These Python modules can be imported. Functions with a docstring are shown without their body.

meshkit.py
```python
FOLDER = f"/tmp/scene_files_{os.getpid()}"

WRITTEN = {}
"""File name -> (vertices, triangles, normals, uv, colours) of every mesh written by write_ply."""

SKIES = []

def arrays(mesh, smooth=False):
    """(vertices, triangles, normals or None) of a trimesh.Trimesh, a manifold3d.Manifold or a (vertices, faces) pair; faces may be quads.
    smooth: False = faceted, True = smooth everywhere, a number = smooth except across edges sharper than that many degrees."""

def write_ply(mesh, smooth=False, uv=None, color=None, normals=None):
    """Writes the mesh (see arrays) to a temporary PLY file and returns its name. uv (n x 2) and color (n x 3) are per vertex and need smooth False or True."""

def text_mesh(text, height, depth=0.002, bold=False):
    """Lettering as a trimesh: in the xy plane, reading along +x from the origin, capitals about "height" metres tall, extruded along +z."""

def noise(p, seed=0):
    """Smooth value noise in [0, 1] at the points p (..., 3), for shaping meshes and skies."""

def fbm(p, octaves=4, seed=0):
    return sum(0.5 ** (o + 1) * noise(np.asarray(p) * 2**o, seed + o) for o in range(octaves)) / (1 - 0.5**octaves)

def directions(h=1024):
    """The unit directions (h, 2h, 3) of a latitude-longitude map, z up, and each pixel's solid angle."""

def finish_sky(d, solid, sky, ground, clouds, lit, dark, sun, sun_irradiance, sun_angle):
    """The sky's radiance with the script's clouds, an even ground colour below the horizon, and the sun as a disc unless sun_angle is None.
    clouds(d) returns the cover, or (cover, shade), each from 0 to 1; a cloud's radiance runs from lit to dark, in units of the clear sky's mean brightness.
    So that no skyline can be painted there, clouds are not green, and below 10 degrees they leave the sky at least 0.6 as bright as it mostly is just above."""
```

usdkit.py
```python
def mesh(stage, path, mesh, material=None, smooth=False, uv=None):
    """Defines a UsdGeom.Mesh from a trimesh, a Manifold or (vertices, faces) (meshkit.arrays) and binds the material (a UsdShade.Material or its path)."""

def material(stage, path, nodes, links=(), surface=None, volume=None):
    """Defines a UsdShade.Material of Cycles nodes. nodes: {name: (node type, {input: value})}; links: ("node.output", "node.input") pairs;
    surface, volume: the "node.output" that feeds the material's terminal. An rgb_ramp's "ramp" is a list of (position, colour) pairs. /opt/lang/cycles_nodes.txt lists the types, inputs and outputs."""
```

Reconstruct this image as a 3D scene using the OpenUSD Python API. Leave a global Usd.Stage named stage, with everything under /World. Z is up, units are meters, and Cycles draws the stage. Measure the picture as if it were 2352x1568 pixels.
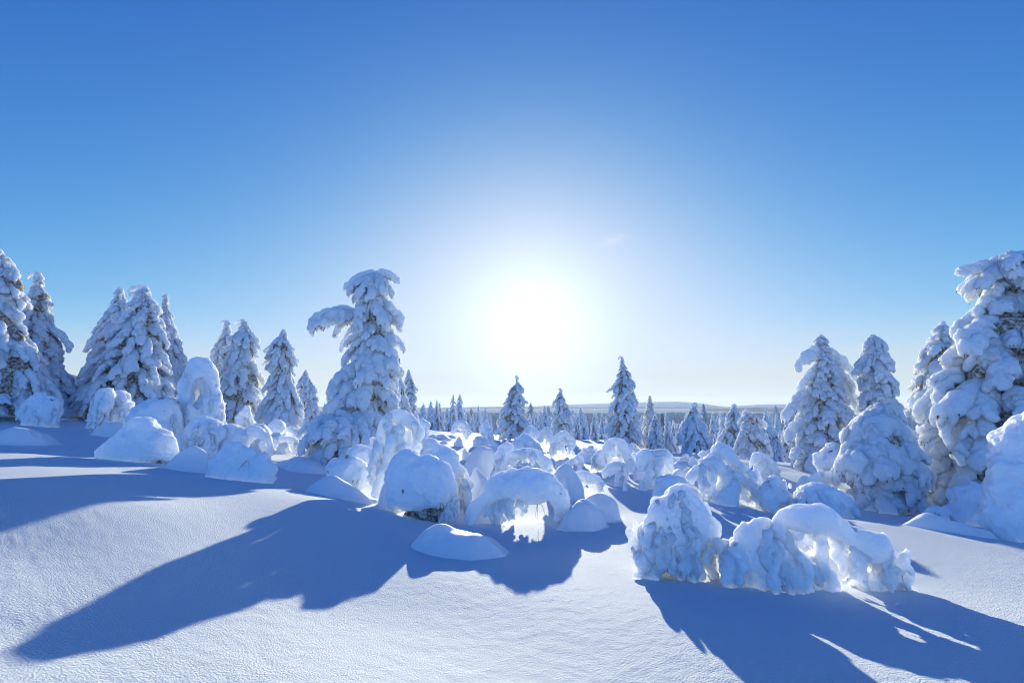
import math
import numpy as np
import trimesh
import usdkit
from scipy.interpolate import RBFInterpolator, PchipInterpolator
from scipy.ndimage import map_coordinates, gaussian_filter
from pxr import Gf, Sdf, Usd, UsdGeom, UsdLux, UsdShade, Vt

stage = Usd.Stage.CreateInMemory()
UsdGeom.SetStageUpAxis(stage, "Z")
UsdGeom.Xform.Define(stage, "/World")
UsdGeom.Scope.Define(stage, "/World/Looks")
L = "/World/Looks/"

# ------------------------------------------------------------------ camera, sky, sun, exposure
FOCAL, PITCH = 17.0, math.radians(7.5)
cam = UsdGeom.Camera.Define(stage, "/World/camera")
cam.CreateHorizontalApertureAttr(36.0)
cam.CreateVerticalApertureAttr(36.0 * 682 / 1024)
cam.CreateFocalLengthAttr(FOCAL)
cam.CreateClippingRangeAttr(Gf.Vec2f(0.05, 100000.0))
cam.CreateExposureAttr(0.68)
cam.AddRotateXOp().Set(90.0 + math.degrees(PITCH))

SKY = 0.075
SUN_EL, SUN_AZ = math.radians(9.6), math.radians(2.3)          # azimuth from +y towards +x
SUN = np.array([math.sin(SUN_AZ) * math.cos(SUN_EL), math.cos(SUN_AZ) * math.cos(SUN_EL), math.sin(SUN_EL)])
# single-scattering winter sky; a soft shoulder on its brightness per channel, thin bands of cloud low down, one wisp right of the sun
_nodes = {
    "sky": ("sky_texture", {"sky_type": "single_scattering", "sun_disc": False, "sun_elevation": SUN_EL, "sun_rotation": SUN_AZ,
                            "altitude": 400.0, "air_density": 0.6, "aerosol_density": 0.62, "ozone_density": 3.0}),
    "sep": ("separate_color", {"color_type": "rgb"}),
    "com": ("combine_color", {"color_type": "rgb"}),
    "tc": ("texture_coordinate", {}),
    "xyz": ("separate_xyz", {}),
    "low": ("map_range", {"range_type": "smoothstep", "from_min": 0.0, "from_max": 0.17, "to_min": 0.9, "to_max": 0.0, "clamp": True}),
    "mp": ("mapping", {"scale": (1.6, 1.6, 30.0)}),
    "nz": ("noise_texture", {"scale": 1.7, "detail": 5.0, "roughness": 0.55}),
    "nr": ("map_range", {"from_min": 0.38, "from_max": 0.68, "to_min": 0.55, "to_max": 1.0, "clamp": True}),
    "nf": ("math", {"math_type": "multiply", "use_clamp": True}),
    "mix": ("mix_color", {"blend_type": "mix", "b": (5.9, 6.2, 6.0)}),
    "wo": ("vector_math", {"math_type": "subtract", "vector2": (0.198, 0.9255, 0.323)}),
    "wu": ("vector_math", {"math_type": "dot_product", "vector2": (22.0, -4.7, 5.5)}),
    "wv": ("vector_math", {"math_type": "dot_product", "vector2": (-16.0, -20.0, 68.0)}),
    "wc": ("combine_xyz", {}),
    "wl": ("vector_math", {"math_type": "length"}),
    "wn": ("noise_texture", {"scale": 2.6, "detail": 5.0, "roughness": 0.65}),
    "wm": ("math", {"math_type": "multiply_add", "value2": 2.6}),
    "wr": ("map_range", {"range_type": "smoothstep", "from_min": 1.1, "from_max": 2.4, "to_min": 0.32, "to_max": 0.0, "clamp": True}),
    "wmix": ("mix_color", {"blend_type": "mix", "b": (7.6, 7.9, 8.2)}),
    # the burnt-out disc and aureole of the sun itself behind thin high cloud
    "sd": ("vector_math", {"math_type": "dot_product", "vector2": tuple(SUN)}),
    "sa": ("math", {"math_type": "power", "value2": 105.0}),
    "sx": ("math", {"math_type": "maximum", "value2": 0.0}),
    "sp": ("math", {"math_type": "multiply", "value2": 2.9}),
    "sc": ("combine_color", {"color_type": "rgb"}),
    "sum": ("mix_color", {"blend_type": "add", "fac": 1.0, }),
    "back": ("background_shader", {"strength": SKY}),
}
_links = [("sky.color", "sep.color"), ("tc.generated", "xyz.vector"), ("xyz.z", "low.value"), ("tc.generated", "mp.vector"), ("mp.vector", "nz.vector"),
          ("nz.fac", "nr.value"), ("nr.result", "nf.value1"), ("low.result", "nf.value2"), ("nf.value", "mix.fac"), ("com.color", "mix.a"),
          ("tc.generated", "wo.vector1"), ("wo.vector", "wu.vector1"), ("wo.vector", "wv.vector1"), ("wu.value", "wc.x"), ("wv.value", "wc.y"), ("wc.vector", "wl.vector1"), ("wc.vector", "wn.vector"),
          ("wn.fac", "wm.value1"), ("wl.value", "wm.value3"), ("wm.value", "wr.value"), ("wr.result", "wmix.fac"), ("mix.result", "wmix.a"), ("wmix.result", "sum.a"), ("tc.generated", "sd.vector1"), ("sd.value", "sx.value1"), ("sx.value", "sa.value1"), ("sa.value", "sp.value1"), ("sp.value", "sc.r"), ("sp.value", "sc.g"), ("sp.value", "sc.b"), ("sc.color", "sum.b"), ("sum.result", "back.color")]
for _c, _a, _b, _p in (("r", 6.5, 8.4, 1.82), ("g", 5.9, 6.3, 1.56), ("b", 4.7, 3.8, 1.10)):       # a x^p / (1 + b x^p), x in units of 0.12
    _nodes |= {_c + "p": ("math", {"math_type": "power", "value2": _p}), _c + "n": ("math", {"math_type": "multiply", "value2": _a * 0.12 ** (_p - 1)}),
               _c + "d": ("math", {"math_type": "multiply_add", "value2": _b * 0.12 ** _p, "value3": 1.0}), _c + "q": ("math", {"math_type": "divide"})}
    _links += [("sep." + _c, _c + "p.value1"), (_c + "p.value", _c + "n.value1"), (_c + "p.value", _c + "d.value1"), (_c + "n.value", _c + "q.value1"), (_c + "d.value", _c + "q.value2"), (_c + "q.value", "com." + _c)]
usdkit.material(stage, L + "sky_light", _nodes, _links, surface="back.background")
dome = UsdLux.DomeLight.Define(stage, "/World/sky")
dome.CreateIntensityAttr(1.0)
UsdShade.MaterialBindingAPI.Apply(dome.GetPrim()).Bind(UsdShade.Material.Get(stage, L + "sky_light"))
dome.GetPrim().SetCustomDataByKey("kind", "structure")
sun = UsdLux.DistantLight.Define(stage, "/World/sun")
sun.CreateNormalizeAttr(True)
sun.CreateIntensityAttr(1.12)
sun.CreateAngleAttr(0.53)
sun.CreateColorAttr(Gf.Vec3f(1.0, 0.955, 0.73))
sun.AddRotateZOp().Set(-math.degrees(SUN_AZ))
sun.AddRotateXOp().Set(-(90.0 - math.degrees(SUN_EL)))         # its -z axis points away from the sun

# ------------------------------------------------------------------ helpers
FPX = 2352 * FOCAL / 36.0
SP, CP = math.sin(PITCH), math.cos(PITCH)


def ray(px, py):
    """Slopes (x/y, z/y) of the sight line through a place in the photograph (2352 x 1568)."""
    u, v = (px - 1176.0) / FPX, (784.0 - py) / FPX
    f = CP - v * SP
    return u / f, (SP + v * CP) / f


def at(px, py, d):
    a, b = ray(px, py)
    return np.array([a * d, d, b * d])


RNG = np.random.default_rng(7)
_n = np.random.default_rng(11).standard_normal((24, 24, 24))
_t = np.concatenate([_n] * 2, 0)
from scipy.ndimage import zoom as _zoom
NOISE = _zoom(np.pad(_n, 4, mode="wrap"), 4, order=3, grid_mode=True, mode="nearest")[16:112, 16:112, 16:112]
NOISE = NOISE / NOISE.std()


def pn(p, freq=1.0, seed=0):
    """Smooth repeating noise, unit deviation, one bump per 1 / freq metres."""
    q = np.asarray(p, float) * np.broadcast_to(freq, 3) * 4.0 + seed * np.array([17.3, 31.7, 53.9])
    return map_coordinates(NOISE, np.moveaxis(q, -1, 0) % 96.0, order=1, mode="grid-wrap")


EDGES = [((0, 0, 0), (1, 0, 0)), ((0, 1, 0), (1, 1, 0)), ((0, 0, 1), (1, 0, 1)), ((0, 1, 1), (1, 1, 1)),
         ((0, 0, 0), (0, 1, 0)), ((1, 0, 0), (1, 1, 0)), ((0, 0, 1), (0, 1, 1)), ((1, 0, 1), (1, 1, 1)),
         ((0, 0, 0), (0, 0, 1)), ((1, 0, 0), (1, 0, 1)), ((0, 1, 0), (0, 1, 1)), ((1, 1, 0), (1, 1, 1))]


def nets(F, o, h):
    """Surface of F < 0 on a grid with corner o and cell h, closed, as (vertices, triangles)."""
    F = F.copy()
    for ax in range(3):
        s = [slice(None)] * 3
        for e in (0, -1):
            s[ax] = e
            F[tuple(s)] = np.maximum(F[tuple(s)], 1e-4)
    S = F < 0
    nx, ny, nz = F.shape
    cnt = sum(S[a:nx - 1 + a, b:ny - 1 + b, c:nz - 1 + c].astype(np.int8) for a in (0, 1) for b in (0, 1) for c in (0, 1))
    act = (cnt > 0) & (cnt < 8)
    I = np.argwhere(act)
    num = np.full(act.shape, -1, np.int64)
    num[act] = np.arange(len(I))
    pos, n = np.zeros((len(I), 3)), np.zeros(len(I))
    for a, b in EDGES:
        fa, fb = F[tuple((I + a).T)], F[tuple((I + b).T)]
        m = (fa < 0) != (fb < 0)
        t = fa[m] / (fa[m] - fb[m])
        pos[m] += np.array(a) + t[:, None] * (np.array(b) - np.array(a))
        n[m] += 1
    V = (I + pos / np.maximum(n, 1)[:, None]) * h + o
    Q = []
    for ax in range(3):
        u, w = (ax + 1) % 3, (ax + 2) % 3
        lo, hi = [slice(None)] * 3, [slice(None)] * 3
        lo[ax], hi[ax] = slice(0, -1), slice(1, None)
        A, B = S[tuple(lo)], S[tuple(hi)]
        E = np.argwhere(A != B)
        E = E[(E[:, u] > 0) & (E[:, w] > 0) & (E[:, u] < F.shape[u] - 1) & (E[:, w] < F.shape[w] - 1)]
        if not len(E):
            continue
        eu, ew = np.eye(3, dtype=int)[u], np.eye(3, dtype=int)[w]
        q = np.stack([num[tuple((E - eu - ew).T)], num[tuple((E - ew).T)], num[tuple(E.T)], num[tuple((E - eu).T)]], 1)
        inside_first = A[tuple(E.T)]
        q[~inside_first] = q[~inside_first][:, ::-1]
        Q.append(q)
    if not Q:
        return np.zeros((0, 3)), np.zeros((0, 3), int)
    q = np.concatenate(Q)
    return V, np.vstack([q[:, [0, 1, 2]], q[:, [0, 2, 3]]])


class Field:
    """A smooth union of tapered capsules on a grid."""

    def __init__(self, lo, hi, h, k):
        self.o, self.h, self.k = np.asarray(lo, float) - 2 * h, h, k
        self.n = np.maximum(np.ceil((np.asarray(hi) + 2 * h - self.o) / h).astype(int) + 1, 4)
        self.ax = [self.o[i] + h * np.arange(self.n[i]) for i in range(3)]
        self.E = np.zeros(self.n, np.float32)

    def chain(self, pts, rad, flat=1.0):
        pts, rad = np.asarray(pts, float), np.asarray(rad, float)
        m = rad.max() * max(1.0, 1 / flat) + 4 * self.k
        lo = np.clip(np.floor((pts.min(0) - m - self.o) / self.h).astype(int), 0, self.n)
        hi = np.clip(np.ceil((pts.max(0) + m - self.o) / self.h).astype(int) + 1, 0, self.n)
        if np.any(hi <= lo):
            return
        best = np.full(hi - lo, 1e3, np.float32)
        for i in range(len(pts) - 1):
            a, b, ra, rb = pts[i], pts[i + 1], rad[i], rad[i + 1]
            l2 = np.maximum(np.floor((np.minimum(a, b) - m - self.o) / self.h).astype(int), lo)
            h2 = np.minimum(np.ceil((np.maximum(a, b) + m - self.o) / self.h).astype(int) + 1, hi)
            if np.any(h2 <= l2):
                continue
            X, Y, Z = np.meshgrid(*[self.ax[j][l2[j]:h2[j]].astype(np.float32) for j in range(3)], indexing="ij", sparse=True)
            d = b - a
            q = float(d @ d) + 1e-12
            t = np.clip(((X - a[0]) * d[0] + (Y - a[1]) * d[1] + (Z - a[2]) * d[2]) / q, 0, 1)
            dist = np.sqrt((X - a[0] - t * d[0]) ** 2 + (Y - a[1] - t * d[1]) ** 2 + ((Z - a[2] - t * d[2]) / flat) ** 2) - (ra + (rb - ra) * t)
            v = best[tuple(slice(p, r) for p, r in zip(l2 - lo, h2 - lo))]
            np.minimum(v, dist, out=v)
        self.E[lo[0]:hi[0], lo[1]:hi[1], lo[2]:hi[2]] += np.exp(np.clip(-best / self.k, -40, 40))

    def value(self):
        return -self.k * np.log(self.E + 1e-12)

    def mesh(self):
        return nets(self.value(), self.o, self.h)


def vnormals(v, f):
    n = np.zeros_like(v)
    fn = np.cross(v[f[:, 1]] - v[f[:, 0]], v[f[:, 2]] - v[f[:, 0]])
    for k in range(3):
        n[:, k] = sum(np.bincount(f[:, j], fn[:, k], len(v)) for j in range(3))
    return n / np.maximum(np.linalg.norm(n, axis=1, keepdims=True), 1e-12)


def lumpy(v, f, amps, seed=0, org=0):
    """Push the surface in and out by noise: amps = [(bump size in metres, depth)]."""
    if not len(v):
        return v, f
    n = vnormals(v, f)
    for i, (size, depth) in enumerate(amps):
        v = v + n * (pn(v + org, 1.0 / size, seed + i)[:, None] * depth)
    return v, f


NAMES = {}


def numbered(parent, name):
    k = NAMES.get((parent, name), -1) + 1
    NAMES[(parent, name)] = k
    return name if k == 0 else f"{name}_{k:03d}"


def tag(prim, label=None, cat=None, group=None, kind=None):
    for k, x in (("label", label), ("category", cat), ("group", group), ("kind", kind)):
        if x:
            prim.SetCustomDataByKey(k, x)


def thing(name, loc, label, cat, group=None):
    x = UsdGeom.Xform.Define(stage, "/World/" + numbered("/World", name))
    x.AddTranslateOp().Set(Gf.Vec3d(*map(float, loc)))
    tag(x.GetPrim(), label, cat, group)
    return x


def part(parent, name, vf, mat, org=(0, 0, 0)):
    v, f = vf
    if not len(f):
        return None
    path = str(parent.GetPath()) if parent else "/World"
    m = usdkit.mesh(stage, f"{path}/{numbered(path, name)}", (np.asarray(v) - np.asarray(org), f), MATS[mat], smooth=True)
    STATS[0] += len(f)
    return m


STATS = [0]
MATS = {}


def tube(pts, rad, n=6):
    pts, rad = np.asarray(pts, float), np.broadcast_to(rad, len(pts))
    V, T = [], np.gradient(pts, axis=0)
    T /= np.maximum(np.linalg.norm(T, axis=1, keepdims=True), 1e-9)
    for p, t, r in zip(pts, T, rad):
        a = np.cross(t, [0.3, 0.9, 0.31] if abs(t[1]) < 0.8 else [1, 0, 0.1])
        a /= np.linalg.norm(a)
        b = np.cross(t, a)
        w = np.arange(n) * 2 * np.pi / n
        V.append(p + r * (np.cos(w)[:, None] * a + np.sin(w)[:, None] * b))
    V = np.concatenate(V + [pts[:1], pts[-1:]])
    F, c0, c1 = [], len(pts) * n, len(pts) * n + 1
    for i in range(len(pts) - 1):
        for j in range(n):
            a, b = i * n + j, i * n + (j + 1) % n
            F += [[a, b, b + n], [a, b + n, a + n]]
    e = (len(pts) - 1) * n
    F += [[c0, (j + 1) % n, j] for j in range(n)] + [[c1, e + j, e + (j + 1) % n] for j in range(n)]
    return V, np.array(F)


def join(parts):
    parts = [p for p in parts if len(p[1])]
    if not parts:
        return np.zeros((0, 3)), np.zeros((0, 3), int)
    off = np.cumsum([0] + [len(v) for v, _ in parts])
    return np.vstack([v for v, _ in parts]), np.vstack([f + o for (_, f), o in zip(parts, off)])


# ------------------------------------------------------------------ materials
def mat(name, *a, **k):
    MATS[name] = usdkit.material(stage, L + name, *a, **k)


mat("snow_ground_surface", {
    "g": ("geometry", {}),
    "n1": ("noise_texture", {"scale": 62.0, "detail": 3.0, "roughness": 0.6}),
    "n2": ("noise_texture", {"scale": 170.0, "detail": 2.0, "roughness": 0.6}),
    "mx": ("math", {"math_type": "multiply_add", "value2": 0.35}),
    "b": ("bump", {"strength": 1.0, "distance": 0.020}),
    "p": ("principled_bsdf", {"base_color": (0.875, 0.925, 0.965), "roughness": 0.75, "specular_ior_level": 0.075}),
}, [("g.position", "n1.vector"), ("g.position", "n2.vector"), ("n2.fac", "mx.value1"), ("n1.fac", "mx.value3"), ("mx.value", "b.height"), ("b.normal", "p.normal")], surface="p.BSDF")


def snow(name, scale, bump, strength, color=(0.87, 0.895, 0.93), radius=0.022, weight=0.6):
    mat(name, {
        "g": ("geometry", {}),
        "n1": ("noise_texture", {"scale": scale, "detail": 4.0, "roughness": 0.62}),
        "n2": ("noise_texture", {"scale": scale * 7, "detail": 2.0, "roughness": 0.6}),
        "a": ("math", {"math_type": "multiply_add", "value2": 0.22}),
        "b": ("bump", {"strength": strength, "distance": bump}),
        "p": ("principled_bsdf", {"base_color": color, "roughness": 0.65, "specular_ior_level": 0.12, "subsurface_method": "random_walk",
                                  "subsurface_weight": weight, "subsurface_radius": (1.0, 0.95, 0.9), "subsurface_scale": radius, "subsurface_anisotropy": 0.4,
                                  "sheen_weight": 0.4, "sheen_roughness": 0.35, "sheen_tint": (0.95, 0.97, 1.0)}),
    }, [("g.position", "n1.vector"), ("g.position", "n2.vector"), ("n2.fac", "a.value1"), ("n1.fac", "a.value3"), ("a.value", "b.height"), ("b.normal", "p.normal")], surface="p.BSDF")


snow("snow_soft", 8.0, 0.045, 0.7, color=(0.78, 0.825, 0.885))
snow("snow_drift", 14.0, 0.02, 0.5, color=(0.85, 0.875, 0.91), radius=0.02, weight=0.15)
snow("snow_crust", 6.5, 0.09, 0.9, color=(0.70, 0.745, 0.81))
mat("rimed_needles", {
    "g": ("geometry", {}),
    "n1": ("noise_texture", {"scale": 9.0, "detail": 4.0, "roughness": 0.65}),
    "r": ("rgb_ramp", {"ramp": [(0.0, (0.07, 0.05, 0.03)), (0.40, (0.17, 0.125, 0.075)), (0.49, (0.36, 0.33, 0.29)), (0.62, (0.66, 0.67, 0.70)), (1.0, (0.76, 0.78, 0.82))]}),
    "b": ("bump", {"strength": 1.0, "distance": 0.08}),
    "p": ("principled_bsdf", {"roughness": 0.85, "specular_ior_level": 0.1}),
}, [("g.position", "n1.vector"), ("n1.fac", "r.fac"), ("r.color", "p.base_color"), ("n1.fac", "b.height"), ("b.normal", "p.normal")], surface="p.BSDF")
mat("rimed_bark", {
    "g": ("geometry", {}),
    "n1": ("noise_texture", {"scale": 14.0, "detail": 3.0, "roughness": 0.6}),
    "r": ("rgb_ramp", {"ramp": [(0.0, (0.10, 0.075, 0.05)), (0.42, (0.20, 0.16, 0.12)), (0.62, (0.6, 0.62, 0.65)), (1.0, (0.75, 0.77, 0.8))]}),
    "p": ("principled_bsdf", {"roughness": 0.85}),
}, [("g.position", "n1.vector"), ("n1.fac", "r.fac"), ("r.color", "p.base_color")], surface="p.BSDF")
mat("far_forest", {
    "o": ("object_info", {}),
    "r": ("rgb_ramp", {"ramp": [(0.0, (0.34, 0.37, 0.41)), (0.5, (0.5, 0.54, 0.59)), (1.0, (0.68, 0.72, 0.78))]}),
    "p": ("principled_bsdf", {"roughness": 1.0, "specular_ior_level": 0.0}),
}, [("o.random", "r.fac"), ("r.color", "p.base_color")], surface="p.BSDF")
mat("valley_surface", {
    "g": ("geometry", {}),
    "n1": ("noise_texture", {"scale": 0.006, "detail": 6.0, "roughness": 0.6}),
    "n2": ("noise_texture", {"scale": 0.06, "detail": 3.0, "roughness": 0.7}),
    "a": ("math", {"math_type": "multiply_add", "value2": 0.5}),
    "r": ("rgb_ramp", {"ramp": [(0.0, (0.36, 0.40, 0.45)), (0.62, (0.44, 0.49, 0.55)), (0.76, (0.7, 0.74, 0.8)), (1.0, (0.82, 0.85, 0.9))]}),
    "p": ("principled_bsdf", {"roughness": 1.0, "specular_ior_level": 0.0}),
}, [("g.position", "n1.vector"), ("g.position", "n2.vector"), ("n2.fac", "a.value1"), ("n1.fac", "a.value3"), ("a.value", "r.fac"), ("r.color", "p.base_color")], surface="p.BSDF")
mat("fell_surface", {
    "g": ("geometry", {}),
    "s": ("separate_xyz", {}),
    "n1": ("noise_texture", {"scale": 0.0016, "detail": 6.0, "roughness": 0.6}),
    "n2": ("noise_texture", {"scale": 0.02, "detail": 3.0, "roughness": 0.7}),
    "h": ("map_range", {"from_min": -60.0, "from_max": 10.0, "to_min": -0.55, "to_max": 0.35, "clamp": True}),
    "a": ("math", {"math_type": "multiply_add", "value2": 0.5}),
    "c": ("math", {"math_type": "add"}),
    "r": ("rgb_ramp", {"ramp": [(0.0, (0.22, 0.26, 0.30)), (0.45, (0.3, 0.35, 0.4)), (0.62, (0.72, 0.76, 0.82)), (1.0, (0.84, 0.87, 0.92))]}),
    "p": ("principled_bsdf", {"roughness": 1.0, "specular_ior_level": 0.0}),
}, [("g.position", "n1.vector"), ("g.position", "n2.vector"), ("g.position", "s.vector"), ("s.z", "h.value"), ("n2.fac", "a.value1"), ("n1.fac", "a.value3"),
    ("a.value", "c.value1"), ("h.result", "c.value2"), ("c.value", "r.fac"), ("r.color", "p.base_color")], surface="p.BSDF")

# ------------------------------------------------------------------ the lie of the land
GROUND = [(1176, 1568, 3.4), (1176, 1370, 5.2), (1176, 1190, 10.3), (1176, 1100, 16.5), (1150, 1040, 27), (1150, 1015, 40), (1150, 1000, 60),
          (0, 1568, 2.9), (0, 1400, 3.6), (0, 1300, 4.3), (0, 1185, 5.1), (0, 1100, 7.5), (0, 1050, 10.5), (0, 1000, 15), (0, 965, 20), (250, 1150, 6.2), (440, 1130, 7.8), (560, 1124, 9.2),
          (350, 1062, 12.2), (200, 1062, 10.6), (650, 1122, 10.6), (450, 1000, 21), (600, 1215, 6.6), (400, 1300, 4.9), (740, 1150, 8.5), (50, 1505, 3.4), (200, 1400, 3.95),
          (650, 985, 28), (820, 1060, 18), (940, 985, 45), (600, 1568, 3.25), (1700, 1568, 3.3), (710, 1405, 4.75),
          (2352, 1568, 3.15), (2352, 1400, 5.0), (2352, 1240, 8.7), (2040, 1200, 11.2), (1970, 1190, 10.3), (1800, 1180, 11.3), (1900, 1137, 15), (1725, 1055, 27),
          (1500, 1117, 13.4), (1540, 1060, 20), (1600, 1050, 36), (1430, 1030, 45), (1290, 1020, 50), (1420, 1200, 9.7), (1500, 1330, 6.0), (2050, 1395, 5.2), (2330, 1210, 11.5),
          (1200, 1200, 9.8), (1000, 1200, 9.7)]
_P = np.array([at(*g) for g in GROUND])
_P = np.vstack([_P, [(0, -2, -1.36), (-4, -2, -1.15), (5, -2, -1.5), (0, 70, -4.4), (-30, 70, -3.2), (35, 70, -6.4), (60, 40, -6.5), (-40, 40, -0.6), (-30, 8, -0.5), (-14, 3, -0.9), (28, 8, -3.9), (40, 20, -5.2)]])
_rbf = RBFInterpolator(_P[:, :2], _P[:, 2], kernel="thin_plate_spline", smoothing=0.35)
_far = PchipInterpolator([0, 60, 100, 200, 400, 800, 1500, 3500, 9000, 40000], [-1.5, -4.3, -7.0, -14.5, -28, -45, -57, -60, -60, -60])


def land(x, y):
    x, y = np.broadcast_arrays(np.asarray(x, float), np.asarray(y, float))
    xc, yc = np.clip(x, -70, 70), np.clip(y, -12, 85)
    z = _rbf(np.stack([xc.ravel(), yc.ravel()], 1)).reshape(x.shape)
    r = np.hypot(x, y)
    w = np.clip((r - 55) / 45, 0, 1)
    w = w * w * (3 - 2 * w)
    zf = _far(np.clip(y, 0, 40000)) - np.minimum(r, 400) * 0.0 + np.where(y < 0, -y * 0.08, 0)
    p = np.stack([x, y, 0 * x], -1)
    small = 0.05 * pn(p, 0.28, 5) + 0.022 * pn(p, 0.8, 6)
    return z * (1 - w) + zf * w + small * (1 - w) + w * 1.2 * pn(p, 0.01, 8) * np.clip((r - 90) / 200, 0, 1)


def land1(x, y):
    return float(land(np.array([x]), np.array([y]))[0])


def foot(px, py):
    """Where the sight line through a place in the photograph meets the snow."""
    a, b = ray(px, py)
    y = np.linspace(2.0, 90, 3000)
    hit = np.nonzero(b * y < land(a * y, y))[0]
    d = y[hit[0]] if len(hit) else 60.0
    return d


# fine fan of ground: rows grow with the distance
az = np.radians(np.concatenate([np.arange(-180, -62, 4.0), np.arange(-62, 62, 0.115), np.arange(62, 180.1, 4.0)]))
rr = np.concatenate([[0.0], np.geomspace(0.5, 2.6, 10)[:-1], np.geomspace(2.6, 130, 560)])
R, A = np.meshgrid(rr, az, indexing="ij")
X, Y = R * np.sin(A), R * np.cos(A)
Z = land(X, Y)
p3 = np.stack([X, Y, 0 * X], -1)
fade = np.clip(1.3 - R / 14.0, 0, 1)
Z = Z + fade * (0.0009 * pn(p3, (6, 10, 1), 1) + 0.0012 * pn(p3, (19, 26, 1), 2))
nr, na = R.shape
i, j = np.meshgrid(np.arange(nr - 1), np.arange(na - 1), indexing="ij")
a0 = (i * na + j).ravel()
quad = np.stack([a0, a0 + 1, a0 + na + 1, a0 + na], 1)
gf = np.vstack([quad[:, [0, 2, 1]], quad[:, [0, 3, 2]]])
ok = ~((i.ravel() == 0))
m = part(None, "snow_ground", (np.stack([X, Y, Z], -1).reshape(-1, 3), gf), "snow_ground_surface")
tag(m.GetPrim(), "rolling untouched snow field sloping away", None, None, "structure")


def fan(name, mat_, az0, az1, naz, radii, height, label):
    A_, R_ = np.meshgrid(np.radians(np.linspace(az0, az1, naz)), radii, indexing="ij")
    X_, Y_ = R_ * np.sin(A_), R_ * np.cos(A_)
    Z_ = height(X_, Y_, R_, A_)
    n0, n1 = R_.shape
    i_, j_ = np.meshgrid(np.arange(n0 - 1), np.arange(n1 - 1), indexing="ij")
    a_ = (i_ * n1 + j_).ravel()
    q_ = np.stack([a_, a_ + 1, a_ + n1 + 1, a_ + n1], 1)
    m_ = part(None, name, (np.stack([X_, Y_, Z_], -1).reshape(-1, 3), np.vstack([q_[:, [0, 2, 1]], q_[:, [0, 3, 2]]])[:, ::-1]), mat_)
    tag(m_.GetPrim(), label, None, None, "structure")


fan("valley_floor", "valley_surface", -75, 75, 220, np.geomspace(126, 9500, 170), lambda x, y, r, a: land(x, y) - 0.05, "wide wooded valley below the fell")

# skyline of the fells in the photograph -> real hills at their distances
FAR_HILL = [(-200, 930), (500, 932), (760, 934), (960, 939), (1100, 934), (1200, 933), (1300, 929), (1400, 926), (1500, 922.5), (1545, 922), (1600, 925), (1650, 932), (1700, 937), (1800, 941), (2600, 944)]
NEAR_HILL = [(900, 952), (1400, 949), (1560, 944), (1640, 937), (1700, 931.5), (1760, 928.5), (1800, 928), (1870, 930), (2000, 935), (2100, 940), (2300, 944), (2600, 945)]


def hill(rows, dist, w0, w1, seed):
    pxs = np.array([q[0] for q in rows], float)
    azs = np.array([math.atan2(ray(q[0], q[1])[0], 1.0) for q in rows])
    sl = np.array([ray(q[0], q[1])[1] for q in rows])
    top = PchipInterpolator(azs, sl)

    def height(x, y, r, a):
        crest = top(np.clip(a, azs[0], azs[-1])) * dist * np.cos(a)
        s = np.where(r < dist, (r - (dist - w0)) / w0, (dist + w1 - r) / w1)
        s = np.clip(s, 0, 1)
        s = s * s * (3 - 2 * s)
        p = np.stack([x, y, 0 * x], -1)
        return -70 + (crest + 70) * s + (6 * pn(p, 1 / 900.0, seed) + 2.5 * pn(p, 1 / 300.0, seed + 1)) * s * (1 - 0.75 * s)
    return height


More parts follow.
